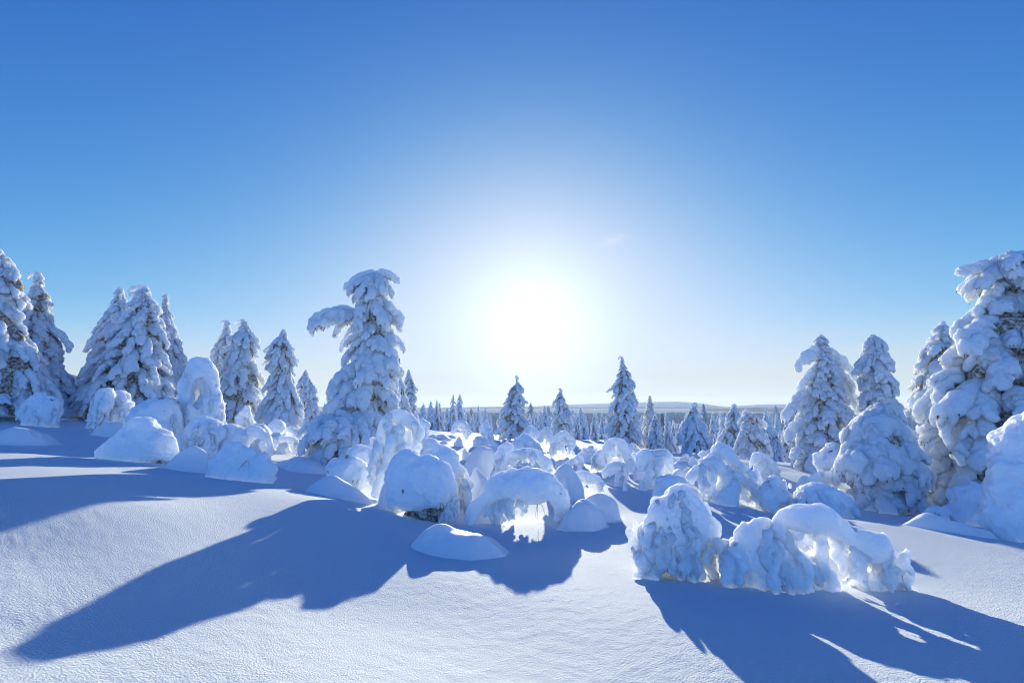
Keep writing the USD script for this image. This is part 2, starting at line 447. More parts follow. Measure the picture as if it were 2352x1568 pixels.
fan("hills", "fell_surface", -62, 62, 420, np.concatenate([np.linspace(8300, 10600, 70), np.linspace(10700, 15200, 20)]), hill(FAR_HILL, 10500, 1750, 4500, 3), "distant snow-covered fells on the horizon")
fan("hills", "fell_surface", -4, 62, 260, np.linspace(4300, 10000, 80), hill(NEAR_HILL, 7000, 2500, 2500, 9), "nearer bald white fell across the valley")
# ------------------------------------------------------------------ builders
def rows3(rows, d, base=None):
    """Silhouette rows (py, xl, xr) of the photograph -> heights, centres and half widths in metres at the distance d."""
    r = np.array(sorted(rows), float)
    z = np.array([at(1176, q, d)[2] for q in r[:, 0]])
    xl = np.array([ray(a, q)[0] * d for a, q in zip(r[:, 1], r[:, 0])])
    xr = np.array([ray(a, q)[0] * d for a, q in zip(r[:, 2], r[:, 0])])
    return z[::-1], xl[::-1], xr[::-1]                                   # from the ground up


def profile(rows, d, zbase):
    z, xl, xr = rows3(rows, d)
    if z[0] > zbase + 0.02:
        z, xl, xr = np.r_[zbase - 0.15, z], np.r_[xl[0], xl], np.r_[xr[0], xr]
    return lambda q: (np.interp(q, z, xl), np.interp(q, z, xr)), z[-1]


BOUGH_CLASS = stage.CreateClassPrim("/World/bough_shapes")


def bough_shape(seed, droop, vox):
    """A snow-laden spruce bough, one metre long, growing from the origin along +x and bending down by droop; and its rimed sprigs."""
    g = np.random.default_rng(seed)
    n = 9
    t = np.linspace(0, 1, n)
    rise = g.uniform(0.08, 0.22)
    bend = g.uniform(-0.12, 0.12)
    sx = t * (1 - 0.18 * droop * t)
    spine = np.stack([sx, bend * np.sin(np.pi * t), rise * t * (1 - t) - droop * t ** 1.7], 1)
    rad = (0.07 + 0.06 * np.sin(np.pi * np.clip(t * 0.95 + 0.06, 0, 1)) ** 0.8) * g.uniform(0.85, 1.15, n)
    rad[-1] *= 0.75
    f = Field((-0.2, -0.62, -droop - 0.5), (1.2, 0.62, rise + 0.3), vox, 0.021)
    f.chain(spine, rad, 0.75)
    on = lambda q: np.array([np.interp(q, t, spine[:, k]) for k in range(3)])
    sprig = []
    for s in (-1, 1):
        for q in np.linspace(0.16, 0.96, 9) + g.uniform(-0.05, 0.05, 9):
            p = on(q)
            ln = g.uniform(0.15, 0.34) * (1.1 - 0.62 * q) * (1 - 0.22 * droop)
            yaw = s * math.radians(g.uniform(28, 72))
            dr = g.uniform(0.25, 0.8) + 0.6 * droop
            m = p + [ln * 0.55 * math.cos(yaw), ln * 0.55 * math.sin(yaw), -ln * dr * 0.2]
            e = p + [ln * math.cos(yaw), ln * math.sin(yaw), -ln * dr]
            r0 = g.uniform(0.048, 0.072)
            f.chain([p, m, e], [r0 * 1.2, r0 * 1.1, r0 * g.uniform(0.6, 0.95)], 0.85)
            for _ in range(2):                                            # knuckles along the finger
                c = m + (e - m) * g.uniform(0, 1)
                d = c + [g.uniform(-0.05, 0.07), g.uniform(-0.05, 0.05) + 0.03 * s, -g.uniform(0.05, 0.13)]
                f.chain([c, d], [r0 * 0.7, r0 * g.uniform(0.45, 0.7)])
            for _ in range(3):
                c = m + (e - m) * g.uniform(-0.5, 1.0) - [0, 0, 0.02]
                sprig.append((c, c + [g.uniform(-0.04, 0.09), g.uniform(-0.07, 0.07), -g.uniform(0.07, 0.16)]))
    for q in g.uniform(0.1, 1.0, 14):                                      # clumps hanging below
        p = on(q) + [0, g.uniform(-0.13, 0.13), -0.04]
        f.chain([p, p + [g.uniform(0, 0.06), g.uniform(-0.03, 0.03), -g.uniform(0.06, 0.19)]], [0.05, g.uniform(0.024, 0.042)])
    for q in g.uniform(0.05, 1.0, 26):
        p = on(q) + [0, g.uniform(-0.1, 0.1), -0.05]
        sprig.append((p, p + [g.uniform(-0.02, 0.08), g.uniform(-0.05, 0.05), -g.uniform(0.1, 0.2)]))
    v, fc = f.mesh()
    snowm = lumpy(v, fc, [(0.3, 0.02), (0.13, 0.013), (0.06, 0.007)], seed)
    V, F = [], []
    for a, b in sprig:
        w = (b - a) / np.linalg.norm(b - a)
        x = np.cross(w, [0.2, 1, 0.1])
        x /= np.linalg.norm(x)
        y = np.cross(w, x)
        k = 5 * len(F) // 1
        base = len(V)
        r = g.uniform(0.012, 0.02)
        V += [a, a + 0.55 * (b - a) + r * x, a + 0.55 * (b - a) + r * (-0.5 * x + 0.87 * y), a + 0.55 * (b - a) + r * (-0.5 * x - 0.87 * y), b]
        F += [[base, base + 2, base + 1], [base, base + 3, base + 2], [base, base + 1, base + 3], [base + 4, base + 1, base + 2], [base + 4, base + 2, base + 3], [base + 4, base + 3, base + 1]]
    return snowm, (np.array(V), np.array(F))


LIB = {}
DROOPS = (0.15, 0.4, 0.7, 1.05)


def bough(droop, k, coarse=False):
    droop = min(DROOPS, key=lambda x: abs(x - droop))
    k = k % 6
    key = (droop, k, coarse)
    if key not in LIB:
        path = "/World/bough_shapes/bough_%s_%d_%d" % ("coarse" if coarse else "fine", round(droop * 100), k)
        UsdGeom.Xform.Define(stage, path)
        snowm, sprig = bough_shape(int(droop * 100) * 10 + k, droop, 0.06 if coarse else 0.024)
        if not coarse:
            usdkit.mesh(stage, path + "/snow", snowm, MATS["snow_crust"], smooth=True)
            usdkit.mesh(stage, path + "/needles", sprig, MATS["rimed_needles"])
            STATS[0] += len(snowm[1]) + len(sprig[1])
        LIB[key] = (path, snowm, droop)
    return LIB[key]


def place_bough(root, yaw, length, droop, k, wide=1.0, thick=1.0, mirror=False, slope=0.0):
    path, _, droop = bough(droop, k)
    return ("ref", path, np.asarray(root, float), yaw, (length, length * wide * (-1 if mirror else 1), length * (0.5 + 0.5 * thick)), slope)


def bake(b):
    """The coarse mesh of a placed bough, for trees too far off to show their boughs."""
    _, path, root, yaw, sc, slope = b
    droop, k = int(path.split("_")[-2]) / 100, int(path.split("_")[-1])
    v, f = bough(droop, k, True)[1]
    v = v * np.array(sc)
    v = v + np.stack([0 * v[:, 0], 0 * v[:, 0], slope * v[:, 0]], 1)
    c, s = math.cos(yaw), math.sin(yaw)
    return np.stack([v[:, 0] * c - v[:, 1] * s, v[:, 0] * s + v[:, 1] * c, v[:, 2]], 1) + root, (f[:, ::-1] if sc[1] < 0 else f)


def put_bough(T, b, org, name="bough"):
    _, path, root, yaw, sc, slope = b
    parent = str(T.GetPath())
    x = UsdGeom.Xform.Define(stage, parent + "/" + numbered(parent, name))
    c, s = math.cos(yaw), math.sin(yaw)
    R_ = np.array([[c, -s, 0], [s, c, 0], [0, 0, 1.0]]) @ np.array([[1, 0, 0], [0, 1, 0], [slope, 0, 1.0]]) @ np.diag(sc)
    M = np.eye(4)
    M[:3, :3] = R_.T
    M[3, :3] = root - org
    x.AddTransformOp().Set(Gf.Matrix4d(M))
    x.GetPrim().GetReferences().AddInternalReference(path)
    x.GetPrim().SetInstanceable(True)


def reach(end, root, k, thick=1.0, wide=0.85):
    """A bough from root that ends at end, the droop chosen to suit."""
    d = np.asarray(end, float) - root
    ln = math.hypot(d[0], d[1])
    path, _, dr = bough(float(np.clip(-d[2] / max(ln, 1e-6), 0.15, 1.05)), k)
    lx = ln / (1 - 0.18 * dr)
    return ("ref", path, np.asarray(root, float), math.atan2(d[1], d[0]), (lx, lx * wide, lx * thick), (d[2] + dr * lx * thick) / ln)


def revolve(zs, cx, cy, rx, ry, n=14, seed=0, rough=0.15):
    """A lumpy upright body given by centres and half widths at heights."""
    V = []
    w = np.arange(n) * 2 * np.pi / n
    for i in range(len(zs)):
        p = np.stack([cx[i] + np.cos(w) * rx[i], cy[i] + np.sin(w) * ry[i], np.full(n, zs[i])], 1)
        c = np.array([cx[i], cy[i], zs[i]])
        V.append(c + (p - c) * (1 + rough * pn(p, 2.2, seed))[:, None])
    V = np.vstack(V + [[[cx[0], cy[0], zs[0]]], [[cx[-1], cy[-1], zs[-1]]]])
    F, m = [], len(zs)
    for i in range(m - 1):
        a = i * n + np.arange(n)
        b = i * n + (np.arange(n) + 1) % n
        F += [np.stack([a, b, b + n], 1), np.stack([a, b + n, a + n], 1)]
    j = np.arange(n)
    F += [np.stack([np.full(n, m * n), (j + 1) % n, j], 1), np.stack([np.full(n, m * n + 1), (m - 1) * n + j, (m - 1) * n + (j + 1) % n], 1)]
    return V, np.vstack(F)


def tree(label, rows, d, by=None, px=None, name="snowy_spruce", cat="spruce tree", droop=0.7, arms=(), hook=0, seed=1, depth=1.0, gap=0.40, wide=1.0, thick=1.0,
         leader=0.3, core=0.56, min_l=0.14, around=7, split=True, group=None, ragged=0.52, lod=None, size=1.0, lmax=0.85, taper=True, arm_wide=0.6):
    g = np.random.default_rng(seed)
    z, xl, xr = rows3(rows, d)
    ztop = z[-1]
    px = px if px is not None else 0.5 * (max(rows)[1] + max(rows)[2])
    bx = ray(px, by or max(rows)[0])[0] * d
    zb = land1(bx, d)
    z0 = min(z[0], zb + 0.25)
    org = np.array([bx, d, zb])
    z = np.r_[z0, z] if z0 < z[0] else z
    xl, xr = (np.r_[xl[0], xl], np.r_[xr[0], xr]) if len(xl) < len(z) else (xl, xr)
    # the stem: between the silhouette's middle and the upright over the foot
    mid = 0.5 * (xl + xr)
    zz = np.linspace(z0, ztop, 24)
    u = (zz - z0) / (ztop - z0)
    w_ = np.clip(0.3 + u * 1.2, 0, 1)
    ax = np.interp(zz, z, mid) * w_ + bx * (1 - w_)
    ax = gaussian_filter(ax, 1.2, mode="nearest")
    axis = lambda q: np.interp(q, zz, ax)
    half = lambda q: (np.maximum(axis(q) - np.interp(q, z, xl), 0.05), np.maximum(np.interp(q, z, xr) - axis(q), 0.05))
    T = thing(name, org, label, cat, group)
    H = ztop - zb
    tz = np.r_[zb - 0.4, np.linspace(zb + 0.02 * H, ztop - 0.06 * H, 9)]
    part(T, "trunk", tube(np.stack([np.r_[bx, axis(tz[1:])], np.full(10, d), tz], 1), np.r_[0.024 * H, np.linspace(0.021 * H, 0.005 * H, 9)], 8), "rimed_bark", org)
    # rimed twigs and needles close to the stem
    cz = np.linspace(z0 + 0.1, ztop - 0.16 * H, 16)
    hl, hr = half(cz)
    part(T, "needles", revolve(cz, axis(cz) + core * 0.5 * (hr - hl), np.full(16, d), core * 0.5 * (hl + hr), core * 0.5 * (hl + hr) * depth, 24, seed, 0.16), "rimed_needles", org)
    out = []
    q = z0 + 0.10
    while q < ztop - 0.12:
        hl, hr = (float(x) for x in half(q))
        a = 0.5 * (hl + hr)
        un = (q - z0) / (ztop - z0)
        lm = lmax * g.uniform(0.8, 1.2)
        n = max(4, int(round(2 * np.pi * a / (0.62 * min(lm, a + 0.1)))))
        n = min(n, around + 7)
        ph = g.uniform(0, 2 * np.pi)
        for i in range(n):
            yaw = ph + 2 * np.pi * i / n + g.uniform(-0.3, 0.3)
            c, s = math.cos(yaw), math.sin(yaw)
            if s > 0.45 and a > 0.7 and g.random() < 0.45:                     # the side away from the clearing carries fewer boughs
                continue
            qz = q + g.uniform(-0.5, 0.5) * gap * max(a, 0.3)
            hl, hr = (float(x) for x in half(np.clip(qz, z0, ztop)))
            far = hr if c > 0 else hl
            out_r = 1.0 / math.sqrt((c / far) ** 2 + (s / (max(0.5 * (hl + hr), 0.8 * max(hl, hr)) * depth)) ** 2)
            tip_ = float(np.clip(0.55 + 1.3 * (1 - un), 0.55, 1.0)) if taper else 1.0
            out_r = max(out_r * tip_ * (ragged + (1.03 - ragged) * g.random() ** 0.6) * size, 0.8 * min_l)
            ln = max(min(lm * g.uniform(0.75, 1.2), out_r * 1.05), min_l * g.uniform(0.8, 1.2))
            start = max(out_r - ln, 0.0)
            dr = float(np.clip(droop * g.uniform(0.6, 1.35) * (1.1 - 0.3 * un), 0.1, 1.1))
            root_z = min(qz + dr * ln * g.uniform(0.7, 1.0), ztop - 0.03 - 0.15 * a)
            out.append(place_bough([float(axis(root_z)) + c * start, d + s * start, root_z], yaw, ln / (1 - 0.18 * dr), dr, int(g.integers(0, 6)), wide * g.uniform(0.8, 1.3), thick * g.uniform(0.85, 1.25), g.random() < 0.5))
        q += gap * float(np.clip(a, 0.26, 1.5 * lmax)) * g.uniform(0.8, 1.2)
    for (x0, y0, x1, y1, th, *rest) in arms:
        dy = rest[0] if rest else 0.0
        out.append(reach(at(x0, y0, d) + [0, dy, 0], at(x1, y1, d), int(g.integers(0, 6)), th, arm_wide))
    # the tip
    lz = np.linspace(ztop - leader * max(0.8, 0.12 * H), ztop - 0.05, 6)
    lp = np.stack([axis(lz) + g.uniform(-0.03, 0.03, 6), np.full(6, d), lz], 1)
    lr = np.linspace(0.12, 0.085, 6) * max(0.7, H / 8) * g.uniform(0.75, 1.25, 6)
    if hook:
        hx = hook * d / FPX
        lp = np.vstack([lp, lp[-1] + [hx * 0.45, 0, 0.02], lp[-1] + [hx * 0.85, 0, -0.06], lp[-1] + [hx, 0, -0.2]])
        lr = np.r_[lr, lr[-1] * 1.3, lr[-1] * 1.25, lr[-1] * 0.7]
    f = Field(lp.min(0) - 0.4, lp.max(0) + 0.4, min(max(0.02, d / 484), 0.06), 0.03)
    f.chain(lp, lr)
    for i in range(5):
        c = lp[g.integers(0, 6)]
        yw = g.uniform(0, 6.28)
        f.chain([c, c + [0.16 * math.cos(yw), 0.16 * math.sin(yw), -0.1]], [0.07, 0.04])
    leadm = lumpy(*f.mesh(), [(0.22, 0.03), (0.1, 0.015)], seed)
    if split:
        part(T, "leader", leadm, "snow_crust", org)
        for b in out:
            put_bough(T, b, org)
    else:
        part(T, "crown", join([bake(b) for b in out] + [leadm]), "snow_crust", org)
    return T


def pillow(label, rows, d, name="snow_laden_bush", cat="snowy bush", by=None, depth=0.85, ribs=0.0, lumps=0.05, cleft=0.0, holes=0.0, strands=0, vox=None, seed=1, twigs=0, cut=0.0,
           tilt=0.0, group=None, back=0.0, core=True, rib_size=0.16, under=0.0):
    """A bush or sapling wrapped in snow whose outline follows rows."""
    g = np.random.default_rng(seed)
    z, xl, xr = rows3(rows, d)
    cx = 0.5 * (xl[0] + xr[0])
    zb = land1(cx, d)
    org = np.array([cx, d, zb])
    ztop = z[-1]
    h = vox or max(0.013, d / 484 * 0.95)
    w = xr - xl
    bottom = zb - 0.12
    zr, lr, rr_ = (np.r_[bottom - 1, z], np.r_[xl[0], xl], np.r_[xr[0], xr])
    # round the top off
    wt = w[-1]
    zr = np.r_[zr, ztop + np.array([0.06, 0.10, 0.12]) * wt]
    mt = 0.5 * (xl[-1] + xr[-1])
    lr = np.r_[lr, mt - wt * np.array([0.40, 0.22, 0.02])]
    rr_ = np.r_[rr_, mt + wt * np.array([0.40, 0.22, 0.02])]
    W = max(rr_.max() - lr.min(), 0.2)
    ry0 = 0.5 * W * depth
    lo = np.array([lr.min() - 0.1, d - ry0 - 0.12 + min(back, 0), bottom])
    hi = np.array([rr_.max() + 0.1, d + ry0 + 0.12 + max(back, 0), zr.max() + 0.12])
    n = np.ceil((hi - lo) / h).astype(int) + 3
    X, Y, Z = [lo[i] - h + h * np.arange(n[i]) for i in range(3)]
    fz = PchipInterpolator(zr, lr)
    gz = PchipInterpolator(zr, rr_)
    zc = np.clip(Z, zr[0], zr[-1])
    l_, r_ = fz(zc), gz(zc)
    c_, a_ = 0.5 * (l_ + r_), np.maximum(0.5 * (r_ - l_), 0.01)
    b_ = np.maximum(depth * np.minimum(a_, 0.62 * W) ** 0.75 * (0.5 * W) ** 0.25, 0.01)
    hh = np.clip((Z - zb) / max(ztop - zb, 0.1), 0, 1)
    yc = d + back * hh
    P = np.stack(np.meshgrid(X, Y, Z, indexing="ij"), -1)
    rho = np.sqrt(((P[..., 0] - c_) / a_) ** 2 + ((P[..., 1] - yc) / b_) ** 2)
    F = (rho - 1) * np.minimum(a_, b_)
    F = np.maximum(F, (P[..., 2] - zr[-1]))
    sz = max(W, 0.4)
    F = F + lumps * sz * 0.6 * pn(P, 1.5 / sz, seed) + lumps * 0.4 * sz * pn(P, 3.4 / sz, seed + 1) + lumps * 0.13 * sz * pn(P, 8.0 / sz, seed + 6)
    low = np.clip(1.15 - hh * 1.25, 0, 1)
    if ribs:
        F = F + ribs * low ** 0.6 * (pn(P, (1 / rib_size, 1 / rib_size, 0.28 / rib_size), seed + 2) + 0.45 * pn(P, (2.3 / rib_size, 2.3 / rib_size, 0.9 / rib_size), seed + 5))
    Fc = F.copy()
    if under:                                                              # the skirt ends above the snow in tips of uneven length
        tip = zb + under * (1 + 0.8 * pn(P * [1, 1, 0], (2.2 / rib_size * 0.5,) * 3, seed + 7))
        F = np.maximum(F, (tip - P[..., 2]) * 0.7)
    if cleft:
        cn = 0.75 * pn(P, (1 / (0.24 * sz), 1 / (0.24 * sz), 0.4 / (0.24 * sz)), seed + 3) + 0.5 * pn(P, (1 / (0.09 * sz), 1 / (0.09 * sz), 0.5 / (0.09 * sz)), seed + 9) - 1.35 - 0.9 * np.clip(hh - 0.5, 0, 1)
        F = np.maximum(F, np.minimum(cn * 0.09 * sz, F + cleft))
    if holes:
        hn = pn(P, (1 / (0.22 * sz), 1 / (0.22 * sz), 0.55 / (0.22 * sz)), seed + 4) - 1.45 + 0.5 * np.abs(hh - 0.4)
        F = np.maximum(F, hn * holes)
    v, f = nets(F, lo - h, h)
    v, f = lumpy(v, f, [(0.25, 0.012), (0.11, 0.010), (0.05, 0.006)], seed)
    T = thing(name, org, label, cat, group)
    part(T, "snow_cap", (v, f), "snow_soft", org)
    if core and cleft:
        v2, f2 = nets(Fc[::2, ::2, ::2] + 0.8 * cleft, lo - h, 2 * h)
        v2, f2 = lumpy(v2, f2, [(0.12, 0.02)], seed)
        part(T, "branches", (v2, f2), "rimed_needles", org)
    # hanging branches laid over the sides
    for i in range(strands):
        yaw = g.uniform(0, 2 * np.pi) if i % 4 == 0 else g.uniform(np.pi * 0.95, np.pi * 2.05)
        z1 = zb + (ztop - zb) * g.uniform(0.45, 0.95)
        z2 = zb + (ztop - zb) * g.uniform(-0.03, 0.22)
        qz = np.linspace(z1, z2, 8)
        lq, rq = fz(np.clip(qz, zr[0], zr[-1])), gz(np.clip(qz, zr[0], zr[-1]))
        aq = 0.5 * (rq - lq)
        bq = depth * np.minimum(aq, 0.62 * W) ** 0.75 * (0.5 * W) ** 0.25
        wob = yaw + np.cumsum(g.uniform(-0.07, 0.07, 8))
        k_ = np.linspace(0.9, 1.0, 8)
        pts = np.stack([0.5 * (lq + rq) + k_ * aq * np.cos(wob), d + back * (qz - zb) / (ztop - zb) + k_ * bq * np.sin(wob), qz], 1)
        r0 = g.uniform(0.035, 0.06) * (sz / 1.2) ** 0.5
        fl = Field(pts.min(0) - 0.25, pts.max(0) + 0.25, h, 0.02)
        fl.chain(pts, r0 * np.linspace(0.9, 1.25, 8) * g.uniform(0.8, 1.2, 8) * np.r_[1, 1, 1, 1, 1, 1, 0.9, 0.5])
        for c in g.integers(1, 7, 5):
            e = pts[c] + [g.uniform(-0.09, 0.09), g.uniform(-0.07, 0.05), -g.uniform(0.06, 0.2)]
            fl.chain([pts[c], e], [r0 * 0.9, r0 * 0.5])
        vs, fs = fl.mesh()
        part(T, "hanging_branch", lumpy(vs, fs, [(0.14, 0.016), (0.07, 0.012), (0.035, 0.006)], seed + i), "snow_soft", org)
    for i in range(twigs):
        yaw = g.uniform(np.pi * 1.15, np.pi * 1.85)
        q = zb + (ztop - zb) * g.uniform(0.05, 0.4)
        lq, rq = float(fz(q)), float(gz(q))
        aq = 0.5 * (rq - lq)
        bq = float(depth * min(aq, 0.62 * W) ** 0.75 * (0.5 * W) ** 0.25)
        p0 = np.array([0.5 * (lq + rq) + 0.8 * aq * math.cos(yaw), d + 0.8 * bq * math.sin(yaw), q])
        sp = []
        for j in range(3):
            e = p0 + [g.uniform(-0.15, 0.15), -g.uniform(0.1, 0.3) * depth, -g.uniform(0.05, 0.25)]
            sp.append(tube([p0, 0.5 * (p0 + e) + g.uniform(-0.03, 0.03, 3), e], [0.006, 0.0045, 0.002], 5))
        part(T, "twig", join(sp), "rimed_bark", org)
    return T


def heap(label, balls, d, name="snow_laden_bush", cat="snowy bush", k=0.07, seed=1, flat=1.0, cleft=0.0, twigs=0, lump=1.0, group=None, vox=None, deep=1.0, stems=()):
    """Rounded pillows of snow run together: balls = [(px, py, radius px, dy)]; the gaps below show twigs."""
    g = np.random.default_rng(seed)
    h = vox or max(0.013, d / 484 * 0.95)
    B = [(at(b[0], b[1], d) + [0, b[3] if len(b) > 3 else 0, 0], b[2] * d / FPX) for b in balls]
    lo = np.min([c - r for c, r in B], 0) - 0.15
    hi = np.max([c + r for c, r in B], 0) + 0.15
    cx = 0.5 * (lo[0] + hi[0])
    org = np.array([cx, d, land1(cx, d)])
    lo[2] = max(lo[2], org[2] - 0.25)
    n = np.ceil((hi - lo) / h).astype(int) + 3
    P = np.stack(np.meshgrid(*[lo[i] - h + h * np.arange(n[i]) for i in range(3)], indexing="ij"), -1)
    E = 0
    for c, r in B:
        q = P - c
        q[..., 1] /= deep
        q[..., 2] = np.where(q[..., 2] > 0, q[..., 2] / flat, q[..., 2])
        E = E + np.exp(np.clip(-(np.linalg.norm(q, axis=-1) - r) / k, -40, 40))
    F = -k * np.log(E + 1e-12)
    sz = hi[0] - lo[0]
    F = F + 0.028 * lump * sz * pn(P, (2.2 / sz, 2.2 / sz, 1.5 / sz), seed) + 0.013 * lump * sz * pn(P, 5.0 / sz, seed + 1) + 0.005 * lump * sz * pn(P, 11.0 / sz, seed + 2)
    Fc = F.copy()
    hh = np.clip((P[..., 2] - org[2]) / (hi[2] - org[2]), 0, 1)
    if cleft:
        cn = 0.8 * pn(P, (1 / (0.2 * sz), 1 / (0.2 * sz), 0.42 / (0.2 * sz)), seed + 3) + 0.5 * pn(P, (1 / (0.07 * sz), 1 / (0.07 * sz), 0.5 / (0.07 * sz)), seed + 9) - 1.0 - 3.0 * np.clip(hh - 0.2, 0, 1)
        F = np.maximum(F, np.minimum(cn * 0.09 * sz, F + cleft))
    T = thing(name, org, label, cat, group)
    v, f = nets(F, lo - h, h)
    part(T, "snow_cap", lumpy(v, f, [(0.25, 0.018 * lump), (0.11, 0.012 * lump), (0.05, 0.006)], seed), "snow_soft", org)
    if cleft:
        v2, f2 = nets(Fc[::2, ::2, ::2] + 0.75 * cleft, lo - h, 2 * h)
        part(T, "branches", lumpy(v2, f2, [(0.12, 0.02)], seed), "rimed_needles", org)
    for (x0, y0, x1, y1, r0) in stems:
        a_, b_ = at(x0, y0, d), at(x1, y1, d)
        f3 = Field(np.minimum(a_, b_) - r0 - 0.1, np.maximum(a_, b_) + r0 + 0.1, h, 0.02)
        f3.chain([a_, 0.5 * (a_ + b_) + g.uniform(-0.04, 0.04, 3), b_], [r0 * 1.2, r0, r0 * 0.9])
        part(T, "stem", lumpy(*f3.mesh(), [(0.12, 0.03), (0.05, 0.012)], seed + int(x0)), "rimed_needles", org)
    for i in range(twigs):
        c, r = B[int(g.integers(0, len(B)))]
        p0 = np.array([c[0] + g.uniform(-0.6, 0.6) * r, c[1] - 0.75 * r * deep, max(c[2] - 0.7 * r, org[2] + 0.15)])
        sp = []
        for j in range(3):
            e = p0 + [g.uniform(-0.15, 0.15), -g.uniform(0.1, 0.25), -g.uniform(0.08, 0.25)]
            sp.append(tube([p0, 0.5 * (p0 + e) + g.uniform(-0.03, 0.03, 3), e], [0.006, 0.0045, 0.002], 5))
        part(T, "twig", join(sp), "rimed_bark", org)
    return T


def arch(label, pts, rad, d, curtains, name="bent_birch", cat="snow-bent birch", seed=1, strand=(0.05, 0.085), flat=1.0, spread=0.18, vox=None, stems=(), per=3, group=None, twigs=0, step=0.9, bulk=0.78):
    """A birch bowed under its snow. pts: (px, py, dy) along the bow, rad in metres; curtains: (px0, px1, py_top_offset, py_bottom0, py_bottom1) hanging rows of branches."""
    g = np.random.default_rng(seed)
    h = vox or max(0.013, d / 484 * 0.95)
    rad = np.asarray(rad, float) * bulk
    C = np.array([at(p[0], p[1], d) + [0, (p[2] if len(p) > 2 else 0.0), 0] for p in pts])
    t0 = np.r_[0, np.cumsum(np.linalg.norm(np.diff(C, axis=0), axis=1))]
    tt = np.linspace(0, t0[-1], max(12, len(C) * 4))
    S = np.stack([PchipInterpolator(t0, C[:, k])(tt) for k in range(3)], 1)
    Rr = np.interp(tt, t0, rad)
    cx = S[:, 0].mean()
    org = np.array([cx, d, land1(cx, d)])
    T = thing(name, org, label, cat, group)
    Rn = Rr * (1 + 0.13 * pn(S, 2.4, seed))
    S[:, 2] -= Rr * 0.95                                                     # the outline given is the top of the snow
    f = Field(S.min(0) - Rr.max() - 0.15, S.max(0) + Rr.max() + 0.15, h, 0.05)
    f.chain(S, Rn, flat)
    for (sx0, sy0, sx1, sy1, r0, r1, *dy) in stems:
        a, b = at(sx0, sy0, d), at(sx1, sy1, d)
        if dy:
            a, b = a + [0, dy[0], 0], b + [0, dy[1] if len(dy) > 1 else dy[0], 0]
        f2 = Field(np.minimum(a, b) - max(r0, r1) - 0.3, np.maximum(a, b) + max(r0, r1) + 0.3, h, 0.04)
        m_ = 0.5 * (a + b) + [g.uniform(-0.06, 0.06), 0, 0]
        f2.chain([a, m_, b], [r0, 0.5 * (r0 + r1), r1])
        part(T, "stem", lumpy(*f2.mesh(), [(0.25, 0.03), (0.1, 0.012), (0.05, 0.005)], seed + 3), "snow_soft", org)
    part(T, "snowy_bow", lumpy(*f.mesh(), [(0.3, 0.028), (0.12, 0.011), (0.055, 0.005)], seed), "snow_soft", org)
    for (x0, x1, top, b0, b1, *o) in curtains:
        dy = o[0] if o else 0.0
        n = max(1, int(round(abs(x1 - x0) * d / FPX / (step * (strand[0] + strand[1])))))
        todo = []
        for i in range(n):
            u = (i + g.uniform(0.2, 0.8)) / n
            px = x0 + (x1 - x0) * u
            py1 = b0 + (b1 - b0) * u
            X_ = ray(px, 900)[0] * d
            j = int(np.argmin(np.abs(S[:, 0] - X_) + np.abs(S[:, 1] - d - dy) * 0.3 - 0.12 * S[:, 2]))
            p0 = np.array([X_, S[j, 1] + g.uniform(-spread, spread) * 0.6, S[j, 2] + 0.2 * Rr[j]]) if abs(S[j, 0] - X_) < 0.4 else S[j].copy()
            if top:
                p0[2] = at(px, top, d)[2]
            zend = at(px, py1, d)[2]
            zend = zend + g.uniform(-0.05, 0.28) * max(p0[2] - zend, 0)
            m = 8
            zz_ = np.linspace(p0[2], zend, m)
            x_ = X_ + np.cumsum(g.uniform(-0.022, 0.022, m)) + g.uniform(-0.06, 0.06) * np.linspace(0, 1, m)
            y_ = p0[1] + np.linspace(0, 1, m) ** 0.7 * g.uniform(-spread, spread)
            todo.append((np.stack([x_, y_, zz_], 1), 0.82 * g.uniform(*strand)))
        for a in range(0, len(todo), per):
            grp = todo[a:a + per]
            allp = np.vstack([q[0] for q in grp])
            fl = Field(allp.min(0) - 0.3, allp.max(0) + 0.3, h, 0.018)
            for P_, r0 in grp:
                rr2 = r0 * np.linspace(1.15, 0.85, 8) * g.uniform(0.75, 1.3, 8)
                rr2[-1] *= 0.5
                fl.chain(P_, rr2)
                for c in g.integers(1, 8, 8):
                    e = P_[c] + [g.uniform(-0.11, 0.11), g.uniform(-0.09, 0.09), -g.uniform(0.05, 0.2)]
                    fl.chain([P_[c], e], [rr2[c] * 0.85, r0 * 0.35])
            vs, fs = fl.mesh()
            part(T, "hanging_branch", lumpy(vs, fs, [(0.14, 0.018), (0.07, 0.012), (0.035, 0.006)], seed + a), "snow_soft", org)
    for i in range(twigs):
        px = g.uniform(min(p[0] for p in pts), max(p[0] for p in pts))
        j = int(np.argmin(np.abs(S[:, 0] - ray(px, 900)[0] * d)))
        p0 = S[j] - [0, 0.1, 0.25]
        sp = []
        for q in range(3):
            e = p0 + [g.uniform(-0.15, 0.15), -g.uniform(0, 0.2), -g.uniform(0.15, 0.4)]
            sp.append(tube([p0, 0.5 * (p0 + e) + g.uniform(-0.03, 0.03, 3), e], [0.006, 0.0045, 0.002], 5))
        part(T, "twig", join(sp), "rimed_bark", org)
    return T


